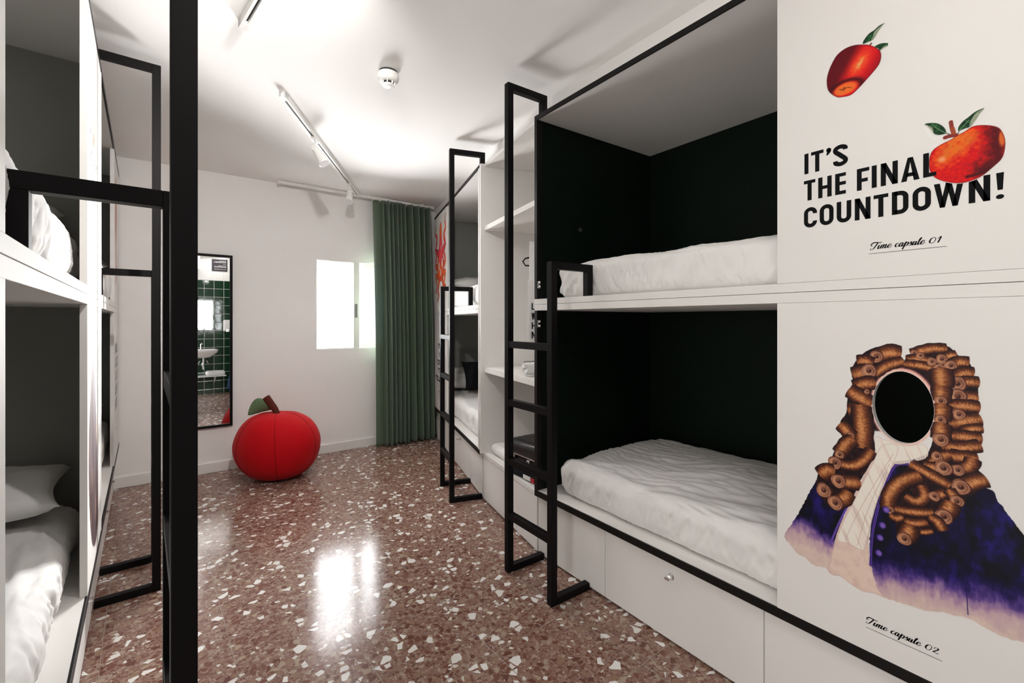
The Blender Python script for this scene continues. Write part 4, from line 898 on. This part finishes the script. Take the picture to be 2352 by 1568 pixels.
pillow(F_FR, 1.62, .40, .655, .42, .70, .15, M['sheet'], 'pillow', 'white pillow on the lower berth of the far left capsule', 'pillow', seed=7, tilt=.12, tiltax='d')
pillow(F_FR, 1.58, .36, 1.69, .42, .70, .15, M['sheet'], 'pillow', 'white pillow on the upper berth of the far left capsule', 'pillow', seed=9, tilt=.12, tiltax='d')
pillow(R_FR, 1.62, .40, .69, .32, .72, .16, M['sheet'], 'pillow', 'white pillow behind the black cushion in the octopus capsule', 'pillow', seed=12, tilt=.5, tiltax='d')
pillow(R_FR, 1.40, .41, .735, .34, .44, .11, M['black_cloth'], 'cushion', 'black cushion propped on the lower berth of the octopus capsule', 'cushion', seed=13, tilt=.95, tiltax='d')
pillow(R_FR, 1.5, .44, 1.69, .40, .74, .15, M['sheet'], 'pillow', 'white pillow on the upper berth of the octopus capsule', 'pillow', seed=15, tilt=.1, tiltax='d')

# ------------------------------------------------------------------ open wardrobe between the right-hand capsules
WL = math.hypot(BB[0]-AA[0], BB[1]-AA[1])
W_FR = Fr(AA, WV, WN); W_FR.ud = Vector((WN[0], WN[1], 0))
wt = thing('open_wardrobe', 'open white wardrobe with shelves between the two right-hand capsules', 'wardrobe', W_FR(WL/2, .3, 0))
WD = .62
# footprint: front edge from the dark capsule's end to the octopus capsule's end, sides along those capsules
QA, QB = (AA[0], 2.004), (BB[0]-RV[0]*.004, BB[1]-RV[1]*.004); QC, QD = (QB[0]+RN[0]*WD, QB[1]+RN[1]*WD), (QB[0]+RN[0]*WD, 2.004)
def wpoly(f0, t0=0, t1=0):
    """plan polygon set back f0 from the front, t0/t1 from the two sides"""
    fx, fy = WN[0]*f0, WN[1]*f0
    a = (QA[0]+fx, QA[1]+t0); b = (QB[0]+RN[0]*f0-RV[0]*t1, QB[1]+RN[1]*f0-RV[1]*t1); c = (QC[0]-RV[0]*t1, QC[1]-RV[1]*t1)
    return [a, b, c, (QD[0], QD[1]+t0)]
MB().prism([(QA[0]+.03, 2.004), (QD[0], 2.004), (QD[0], 2.022), (QA[0]+.03, 2.022)], .345, 2.414).build('side_panel', M['lacquer'], wt)
sb = [(QB[0]-RN[0]*.028, QB[1]-RN[1]*.028), QC, (QC[0]-RV[0]*.032, QC[1]-RV[1]*.032), (QB[0]-RN[0]*.028-RV[0]*.032, QB[1]-RN[1]*.028-RV[1]*.032)]
MB().prism(sb, .345, ZT1-.001).build('side_panel', M['lacquer'], wt, bevel=.001)
MB().prism([QC, QD, (QD[0]+.018, QD[1]), (QC[0]+.018, QC[1])], .345, ZT1).build('back_panel', M['lacquer'], wt)
MB().prism(wpoly(.0, .02, .033), 2.415, ZT1-.001).build('top_panel', M['lacquer'], wt, bevel=.001)
MB().prism(wpoly(.0, .02, .033), 1.952, 1.984).build('shelf', M['lacquer'], wt, bevel=.001)
MB().prism(wpoly(.0, .02, .033), .930, .966).build('shelf', M['lacquer'], wt, bevel=.001)
MB().prism(wpoly(-.004, 0, 0), .318, .345).build('bench_board', M['lacquer'], wt, bevel=.001)
MB().prism(wpoly(.0, .004, .004), .012, .314).build('drawer_front', M['lacquer'], wt, bevel=.001)
k = MB().tube([W_FR(.02, .30, 1.84), W_FR(.50, .30, 1.84)], .012, 16); k.tube([W_FR(.44, .30, 1.84), W_FR(.44, .30, 1.95)], .006, 10); k.build('hanging_rail', mat('brushed_steel', (.45, .44, .44), .3, .5, 1), wt, smooth=False)
# hanger with a white bag
ht = thing('clothes_hanger', 'dark wire hanger on the wardrobe rail', 'hanger', W_FR(.33, .30, 1.75))
k = MB(); hk = [W_FR(.33, .30+.02*math.cos(t), 1.835+.022*math.sin(t)) for t in np.linspace(-.6, 3.6, 10)]
k.tube(hk, .0022, 8); k.tube([W_FR(.33, .30, 1.815), W_FR(.33, .30, 1.75)], .0022, 8); k.build('hook', M['steel'], ht)
k = MB(); k.tube([W_FR(.33, .30, 1.75), W_FR(.355, .10, 1.70), W_FR(.36, .085, 1.68), W_FR(.355, .10, 1.655), W_FR(.33, .50, 1.655), W_FR(.33, .52, 1.68), W_FR(.33, .50, 1.70), W_FR(.33, .30, 1.75)], .005, 10); k.build('bar', M['steel'], ht)
def cloth_panel(fr, a, d0, d1, z0, z1, th, m, name, label, cat, seed=0, amp=.012):
    bm = bmesh.new(); nu, nv = 18, 26; g = {}
    for s in (0, 1):
        for i in range(nu+1):
            for j in range(nv+1):
                u, v = i/nu, j/nv; wv = amp*math.sin(u*9+seed)*(1-v*.4)+amp*.7*nz(u*3, v*3, seed)
                edge = min(u, 1-u, v+.02, 1-v)*8; tt = th/2*min(1, max(.05, edge))
                g[s, i, j] = bm.verts.new(fr(a+wv+(tt if s else -tt), d0+(d1-d0)*u+.015*(1-v)*(u-.5), z0+(z1-z0)*v))
    for s in (0, 1):
        for i in range(nu):
            for j in range(nv): bm.faces.new([g[s, i, j], g[s, i+1, j], g[s, i+1, j+1], g[s, i, j+1]])
    for i in range(nu):
        for j in (0, nv): bm.faces.new([g[0, i, j], g[0, i+1, j], g[1, i+1, j], g[1, i, j]])
    for j in range(nv):
        for i in (0, nu): bm.faces.new([g[0, i, j], g[0, i, j+1], g[1, i, j+1], g[1, i, j]])
    bmesh.ops.recalc_face_normals(bm, faces=bm.faces)
    o = link_bm(bm, name, m); tag(o, label, cat); return o
cloth_panel(W_FR, .285, .10, .50, 1.44, 1.80, .035, M['towel'], 'hanging_garment', 'white garment hanging from the wardrobe rail', 'garment', seed=1)
bg = cloth_panel(W_FR, .23, .055, .42, 1.17, 1.55, .03, M['sheet'], 'laundry_bag', 'white cloth bag with black letters hanging in the wardrobe', 'bag', seed=4, amp=.004)
bfr = Fr(W_FR(.23, .055, 0).to_2d(), W_FR.ud.to_2d(), W_FR.ux.to_2d()); bfr.ud = W_FR.ux
ink = Ink(bfr, 0, -.0235)
for row, b in (('LO', 141), ('W', 135), ('H', 129.3), ('N', 123.6)):
    a = 1.5
    for ch in row: glyph(ink, ch, a, a+2.9, b-4.2, b, .8); a += 3.7
o = ink.build('lettering', bg)
# rolled towel, folded towel, suitcase and a small case on the wardrobe
def towel_roll(c, ax, rad, ln, label, fr=W_FR, group=None):
    bm = bmesh.new(); turns = 3.2; n = 90; prev = None
    for i in range(n+1):
        th = turns*2*math.pi*i/n; r_ = .012+(rad-.012)*i/n; y, z = r_*math.cos(th), r_*math.sin(th)
        row = []
        for s, rr in ((0, r_), (1, r_-(rad-.012)/turns*.86)):
            rr = max(rr, .004)
            for e in (0, 1): row.append(bm.verts.new(c+ax*(ln*(e-.5)+.004*math.sin(i*.7)*(2*e-1))+fr.ux*(rr*math.cos(th))*1.0+Vector((0, 0, rr*math.sin(th)))))
        if prev:
            for a, b in ((0, 1), (1, 3), (3, 2), (2, 0)): bm.faces.new([prev[a], prev[b], row[b], row[a]])
        prev = row
    bmesh.ops.recalc_face_normals(bm, faces=bm.faces)
    o = link_bm(bm, 'rolled_towel', M['towel']); tag(o, label, 'towel', group)
towel_roll(W_FR(.20, .17, .966+.048), W_FR.ud, .046, .30, 'rolled white towel on the middle wardrobe shelf')
o = link_bm(soft(W_FR, .455, .80, .03, .50, .347, .425, .037, .012, .006, 61), 'folded_blanket', M['towel']); tag(o, 'folded white blanket on the wardrobe bench', 'blanket')
S_FR = Fr((1.622, 2.012), (0, 1), (1, 0)); S_FR.ud = Vector((1, 0, 0))
sc = thing('suitcase', 'black leather suitcase lying on the wardrobe bench', 'suitcase', S_FR(.24, .30, .347))
bm = soft(S_FR, .06, .42, .055, .56, .395, .555, .05, .016, .004, 71); link_bm(bm, 'shell', M['leather'], sc)
MB().box(S_FR, .065, .415, .050, .060, .468, .474).build('zip', M['chrome'], sc)
k = MB(); k.tube([S_FR(.17, .055, .45), S_FR(.17, .025, .445), S_FR(.19, .012, .44), S_FR(.29, .012, .44), S_FR(.31, .025, .445), S_FR(.31, .055, .45)], .009, 10); k.build('handle', M['leather'], sc, smooth=False)
for a in (.165, .315): MB().box(S_FR, a-.012, a+.012, .036, .056, .435, .465).build('buckle', M['chrome'], sc, bevel=.003)
pc = thing('flat_pouch', 'flat black pouch with a red tag under the suitcase', 'pouch', S_FR(.2, .2, .347))
link_bm(soft(S_FR, .03, .36, .025, .45, .346, .394, .022, .014, .002, 81), 'pouch_body', M['black_cloth'], pc)
MB().box(S_FR, .12, .19, .0205, .0265, .355, .380).build('tag', M['plastic'], pc, bevel=.002)
MB().box(S_FR, .085, .112, .0205, .0265, .352, .378).build('tag', M['redlabel'], pc, bevel=.002)
# ------------------------------------------------------------------ apple bean bag
bt = thing('apple_bean_bag', 'red apple-shaped bean bag with stalk and leaf by the far wall', 'bean bag', (.622, 4.245, 0))
bc = Vector((.622, 4.245, 0)); RB = .315; HB = .54
rgt = Vector((math.cos(YAW), -math.sin(YAW), 0)); fwd = Vector((math.sin(YAW), math.cos(YAW), 0))
bm = bmesh.new(); nu, nv = 96, 60; g = {}
def bag(u, v):
    """u angle, v 0 bottom .. 1 top"""
    ph = math.pi*v
    z = .5-.5*math.cos(ph); r = math.sin(ph)
    # flattened base, broad belly, shoulders falling gently to the stalk
    r = (r**.60 if v < .5 else r**.64)
    rr = RB*r*(1-.06*max(0, z-.5)*2)*(1+.006*abs(math.sin(u*3+.4))-.003); rr *= 1+.02*nz(math.cos(u)*1.3, math.sin(u)*1.3, z*2+3)
    zz = HB*(z**.90)
    zz -= math.exp(-(r/.20)**2)*.012 if v > .5 else 0
    lat = rr*math.cos(u); dep = rr*math.sin(u)
    zz *= 1-.03*(dep/RB)*z
    # sags to the left, lifted on the right
    zz += .035*max(0, lat/RB)**1.5*(1-z)*z*2
    lat += .03*(lat/RB)*(1-z)-.0
    return bc+rgt*(lat-.015*z)+fwd*dep+Vector((0, 0, max(0.001, zz)))
for i in range(nu):
    for j in range(1, nv): g[i, j] = bm.verts.new(bag(2*math.pi*i/nu, j/nv))
b0 = bm.verts.new(bag(0, 0)); b1 = bm.verts.new(bag(0, 1))
for i in range(nu):
    k = (i+1) % nu
    for j in range(1, nv-1): bm.faces.new([g[i, j], g[k, j], g[k, j+1], g[i, j+1]])
    bm.faces.new([b0, g[k, 1], g[i, 1]]); bm.faces.new([b1, g[i, nv-1], g[k, nv-1]])
bmesh.ops.recalc_face_normals(bm, faces=bm.faces); link_bm(bm, 'bag_body', M['red'], bt)
k = MB()
for s in range(6):
    u = (math.pi*s-.4)/3
    pts = [bag(u, v)+((bag(u, v)-bc-Vector((0, 0, .2))).normalized()*.0005) for v in np.linspace(.12, .965, 40)]
    k.tube(pts, .0022, 6)
k.build('seam', M['redseam'], bt, smooth=False)
top = bag(0, 1)
sp = [top+Vector((0, 0, -.015)), top-rgt*.015+Vector((0, 0, .03)), top-rgt*.055+Vector((0, 0, .085)), top-rgt*.095+Vector((0, 0, .135))]
sp = [Vector(q) for q in curve([tuple(q) for q in sp], 5)]
MB().tube(sp, .03, 18, rs=[.024+.010*abs(i/(len(sp)-1)-.25) for i in range(len(sp))]).build('stalk', M['brown'], bt, smooth=False, bevel=.004)
bm = bmesh.new(); n1, n2 = 22, 12; g = {}
l0 = sp[8]+Vector((0, 0, 0)); ldir = (-rgt*.96+Vector((0, 0, -.36))); lside = (fwd*-.35+Vector((0, 0, .75))-rgt*.30).normalized()
for s in (0, 1):
    for i in range(n1+1):
        for j in range(n2+1):
            t = i/n1; w_ = (j/n2-.5)*2; half = .066*math.sin(math.pi*t**.8)**.75+.001
            c = l0+ldir*(.215*t)+Vector((0, 0, .045*math.sin(math.pi*t)))
            q = c+lside*half*w_-fwd*(.02*(1-w_*w_)*math.sin(math.pi*t))+fwd*(.006*s*(1-w_*w_))
            g[s, i, j] = bm.verts.new(q)
for s in (0, 1):
    for i in range(n1):
        for j in range(n2): bm.faces.new([g[s, i, j], g[s, i+1, j], g[s, i+1, j+1], g[s, i, j+1]])
bmesh.ops.remove_doubles(bm, verts=bm.verts, dist=1e-5); bmesh.ops.recalc_face_normals(bm, faces=bm.faces); link_bm(bm, 'leaf', M['leaf'], bt)

# ------------------------------------------------------------------ wall mirror
mt = thing('wall_mirror', 'tall black-framed mirror on the far wall, left of the bean bag', 'mirror', FW(.12, 0, 1.13))
mx0, mx1, mz0, mz1, fw_ = -.085, .320, .388, 1.872, .020
k = MB().box(FW, mx0, mx0+fw_, -.034, -.002, mz0, mz1).box(FW, mx1-fw_, mx1, -.034, -.002, mz0, mz1).box(FW, mx0+fw_, mx1-fw_, -.034, -.002, mz0, mz0+fw_).box(FW, mx0+fw_, mx1-fw_, -.034, -.002, mz1-fw_, mz1)
k.build('frame', M['steel'], mt, bevel=.004)
MB().box(FW, mx0+fw_-.002, mx1-fw_+.002, -.018, -.004, mz0+fw_-.002, mz1-fw_+.002).build('glass', M['mirror'], mt)

# ------------------------------------------------------------------ curtain and rail
ct = thing('curtain_rail', 'thin white curtain rail along the far wall under the ceiling', 'curtain rail', FW(1.45, -.10, 2.56))
MB().box(FW, .665, 2.235, -.128, -.104, 2.547, 2.572).build('rail', M['plastic'], ct, bevel=.004)
for a in (.67, 2.225): MB().box(FW, a-.012, a+.012, -.131, -.101, 2.538, 2.576).build('end_cap', M['plastic'], ct, bevel=.004)
for a in (.9, 1.5, 2.1): MB().box(FW, a-.012, a+.012, -.125, -.105, 2.571, H+.001).build('bracket', M['plastic'], ct)
cu = thing('curtain', 'full-length green curtain drawn to the right of the window', 'curtain', FW(1.85, -.12, 0))
bm = bmesh.new(); NU, NV = 420, 60; g = {}
rr = random.Random(4); ph = [0]; 
for i in range(10): ph.append(ph[-1]+rr.uniform(.6, 1.4))
tt = [q/ph[-1] for q in ph]
def phase(u):
    for i in range(len(tt)-1):
        if u <= tt[i+1]: return i+(u-tt[i])/(tt[i+1]-tt[i])
    return len(tt)-1
for i in range(NU+1):
    u = i/NU; uu = max(0, (u-.12)/.88); p_ = phase(uu)
    for j in range(NV+1):
        v = j/NV       # 0 top
        z = 2.540-v*(2.540-.012-.006*math.sin(u*20))
        xl, xr = 1.533+.030*v+.012*math.sin(v*3), 2.165+.045*v**.8
        amp = (.056+.012*math.sin(p_*4.1)+.012*math.sin(v*2.2)+.010*nz(u*9, v*2))*min(1, uu*9+.03)
        wob = .25*nz(u*4, v*1.6, 3)
        x = xl+(xr-xl)*(u+.006*math.sin(2*math.pi*p_*1.0+1.2))
        y = amp*math.sin(2*math.pi*p_+wob*2)+.008*nz(u*14, v*3, 7)*v+(-.018*math.sin(math.pi*min(1, u/.12))*(.3+v*.5))
        g[i, j] = bm.verts.new(FW(x, -.116+y-.02*v, z))
for i in range(NU):
    for j in range(NV): bm.faces.new([g[i, j], g[i+1, j], g[i+1, j+1], g[i, j+1]])
o = link_bm(bm, 'drape', M['curtain'], cu); md = o.modifiers.new('thickness', 'SOLIDIFY'); md.thickness = .0015
k = MB()
for i in range(18):
    a = 1.54+i*.0365; k.box(FW, a-.004, a+.004, -.122, -.110, 2.528, 2.549)
k.build('glider', M['plastic'], cu)

# ------------------------------------------------------------------ smoke detector
sd = thing('smoke_detector', 'round white smoke detector on the ceiling', 'smoke detector', (.841, 2.285, H))
c0 = Vector((.841, 2.285, 0))
MB().lathe(c0, [(.046, H), (.046, H-.012)], 40).build('mounting_base', M['slot'], sd, smooth=False)
prof = [(.050, H-.010), (.053, H-.014), (.054, H-.030), (.051, H-.044), (.042, H-.053), (.033, H-.055)]
MB().lathe(c0, prof, 48).build('housing', M['plastic'], sd, smooth=True)
MB().lathe(c0, [(.029, H-.050), (.029, H-.066)], 32).build('sensor_gap', M['slot'], sd)
k = MB()
for i in range(8):
    an = i*math.pi/4+.3; fr_ = Fr((c0.x, c0.y), (math.cos(an), math.sin(an))); k.box(fr_, .027, .036, -.0025, .0025, H-.068, H-.052)
k.build('rib', M['plastic'], sd)
MB().lathe(c0, [(.030, H-.066), (.031, H-.069), (.029, H-.073), (.012, H-.075)], 32).build('cap', M['plastic'], sd)

# ------------------------------------------------------------------ lighting tracks with spots
def track(p0, p1, spots, label):
    d = (Vector(p1)-Vector(p0)); L = d.length; fr = Fr(p0, d); t = thing('lighting_track', label, 'track light', fr(L/2, 0, H))
    k = MB().box(fr, 0, L, -.017, -.006, H-.034, H).box(fr, 0, L, .006, .017, H-.034, H).box(fr, 0, L, -.006, .006, H-.012, H)
    k.box(fr, 0, .05, -.017, .017, H-.035, H).box(fr, L-.02, L, -.017, .017, H-.035, H); k.build('rail', M['plastic'], t)
    k = MB().box(fr, .05, L-.02, -.0059, .0059, H-.020, H-.0121); k.build('contact_slot', M['slot'], t)
    for s, hx, rot in spots:
        o = fr(s, 0, 0); k = MB().box(fr, s-.045, s+.045, -.014, .014, H-.048, H-.030); hd = k.build('adapter', M['plastic'], t, bevel=.003)
        el = fr(s+.012, 0, H-.095)
        MB().tube([fr(s+.012, 0, H-.048), el], .0075, 12).build('arm', M['plastic'], hd, smooth=False)
        dr = Vector(hx).normalized(); a = el-dr*.015; b = el+dr*.125
        m_ = [a, a+dr*.02, a+dr*.06, a+dr*.115, b]; 
        MB().tube(m_, .04, 28, rs=[.018, .024, .028, .036, .037]).build('lamp_head', M['plastic'], hd, smooth=False, bevel=.002)
        MB().tube([b-dr*.001, b+dr*.0015], .032, 24).build('lamp_glass', mat('lamp_lens', (.7, .7, .7), .15, .6), hd)
        side = dr.cross(Vector((0, 0, 1))).normalized()
        MB().tube([el-side*.024, el+side*.024], .017, 20).build('pivot', M['plastic'], hd)
        l = bpy.data.lights.new('spot_light', 'SPOT'); l.energy = rot or SPOTS; l.spot_size = R(130); l.spot_blend = 1; l.shadow_soft_size = .035; l.color = (1, .96, .92)
        lo = bpy.data.objects.new('spot_light', l); COL.objects.link(lo); lo.location = b+dr*.01; lo.rotation_euler = dr.to_track_quat('-Z', 'Y').to_euler()
    return t
track((.428, 2.811), (1.385, 4.60), [(.60, (.30, -.25, -.62), 0), (1.66, (-.22, -.45, -.85), 0)], 'white lighting track with two spot heads crossing the ceiling')
track((.192, 2.262), (.50, .22), [(1.0, (-.06, .95, -.36), 42)], 'white lighting track cut off by the top edge of the view')  # its spot head is added out of view to brighten the far wall

# ------------------------------------------------------------------ wash area seen in the mirror
BY = -.42
BF = Fr((0, BY), (1, 0), (0, -1)); BF.ud = Vector((0, -1, 0))
wb = thing('wash_basin', 'white wall-hung wash basin seen in the mirror', 'wash basin', (.62, BY+.2, .72))
k = MB(); prof = []
bm = bmesh.new(); n = 40; rings = [(.235, .19, .79), (.235, .19, .805), (.21, .165, .805), (.18, .135, .77), (.10, .08, .71), (.03, .03, .70)]; out = [(.235, .19, .79), (.22, .18, .75), (.12, .10, .67), (.06, .05, .66)]
def se(rx, ry, z):
    r_ = []
    for i in range(n):
        t = 2*math.pi*i/n; c, s = math.cos(t), math.sin(t); e = .6
        r_.append(bm.verts.new((.60+rx*abs(c)**e*(1 if c > 0 else -1), BY+.20+ry*abs(s)**e*(1 if s > 0 else -1), z)))
    return r_
for ch in (rings, out):
    pr = None
    for q in ch:
        cu_ = se(*q)
        if pr:
            for i in range(n): bm.faces.new([pr[i], pr[(i+1) % n], cu_[(i+1) % n], cu_[i]])
        pr = cu_
    bm.faces.new(pr)
bmesh.ops.remove_doubles(bm, verts=bm.verts, dist=1e-5); bmesh.ops.recalc_face_normals(bm, faces=bm.faces); link_bm(bm, 'bowl', M['ceramic'], wb)
MB().tube([(.60, BY+.05, .80), (.60, BY+.05, .90), (.60, BY+.08, .915), (.60, BY+.15, .90)], .012, 12).build('tap', M['chrome'], wb)
MB().tube([(.62, BY+.2, .67), (.62, BY+.2, .50), (.62, BY+.17, .47), (.62, BY+.12, .50), (.62, BY+.12, .56), (.62, BY+.01, .58)], .017, 14).build('waste_pipe', M['chrome'], wb)
MB().tube([(.70, BY+.01, .56), (.70, BY+.06, .56), (.68, BY+.10, .60)], .010, 10).tube([(.56, BY+.01, .56), (.56, BY+.06, .56), (.58, BY+.10, .60)], .010, 10).build('valve', M['chrome'], wb)
cm = thing('washroom_mirror', 'frameless mirror above the wash basin, seen in the tall mirror', 'mirror', (.62, BY+.02, 1.4))
MB().box(WF, .36, .80, BY+.001, BY+.012, 1.17, 1.66).build('mirror_glass', M['mirror'], cm, bevel=.001)
dp = thing('soap_dispenser', 'white soap dispenser on the green tiles', 'dispenser', (.98, BY+.05, 1.2))
MB().box(WF, .935, 1.06, BY+.001, BY+.10, 1.115, 1.32).build('dispenser_body', M['plastic'], dp, bevel=.02, seg=4)
MB().box(WF, .97, 1.02, BY+.085, BY+.104, 1.10, 1.16).build('push_bar', M['chrome'], dp, bevel=.004)
sh = thing('wall_shelf', 'white bracket shelf under the wash basin', 'shelf', (.75, BY+.1, .33))
MB().box(WF, .40, .96, BY+.001, BY+.22, .320, .335).build('shelf_board', M['plastic'], sh, bevel=.002)
k = MB().tube([(.80, BY+.005, .20), (.80, BY+.18, .32)], .008, 10).tube([(.50, BY+.005, .20), (.50, BY+.18, .32)], .008, 10); k.build('bracket', M['plastic'], sh)
o = link_bm(soft(WF, .66, .95, BY+.03, BY+.20, .336, .42, .035, .02, .004, 91), 'folded_towel', M['towel']); tag(o, 'folded white towel on the shelf under the basin', 'towel')
sg = thing('notice_plate', 'small dark notice with white lines on the washroom wall', 'sign', (.87, BY+.01, 2.3))
MB().box(WF, .765, 1.005, BY+.001, BY+.008, 2.20, 2.415).build('plate', mat('dark_notice', (.03, .025, .035), .5), sg, bevel=.001)
k = MB(); rr = random.Random(2)
for z, m_ in ((2.385, .5), (2.37, .8), (2.358, .9), (2.33, .2), (2.30, .6), (2.285, .9), (2.27, .85), (2.235, .8)):
    x = .985; 
    while x > .985-.20*m_: l_ = rr.uniform(.010, .03); k.box(WF, x-l_, x, BY+.008, BY+.0088, z-.003, z+.003); x -= l_+.006
k.build('text_line', M['plastic'], sg)
dl = thing('hand_dryer', 'white box on the washroom wall above the tiles', 'wall unit', (.55, BY+.06, 2.3))
MB().box(WF, .42, .58, BY+.001, BY+.12, 2.20, 2.46).build('casing', M['plastic'], dl, bevel=.012, seg=3)
bp = thing('backpack', 'dark blue backpack on the floor by the tiles', 'backpack', (1.13, BY+.16, 0))
link_bm(soft(WF, 1.0, 1.30, BY+.04, BY+.28, .0, .36, .09, .02, .01, 95), 'pack_body', M['denim'], bp)
k = MB().tube([(1.02, BY+.26, .05), (.97, BY+.32, .12), (.99, BY+.30, .25), (1.05, BY+.26, .33)], .016, 10); k.build('strap', M['denim'], bp, smooth=False)

# repeats of one kind share a group
for kind, grp in (('bunk bed', 'white bunk capsules along both walls'), ('ladder', 'black steel bunk ladders'), ('mattress', 'white mattresses on the berths'),
                  ('pillow', 'white pillows on the berths'), ('track light', 'white lighting tracks on the ceiling')):
    for o in COL.objects:
        if o.get('category') == kind: o['group'] = grp
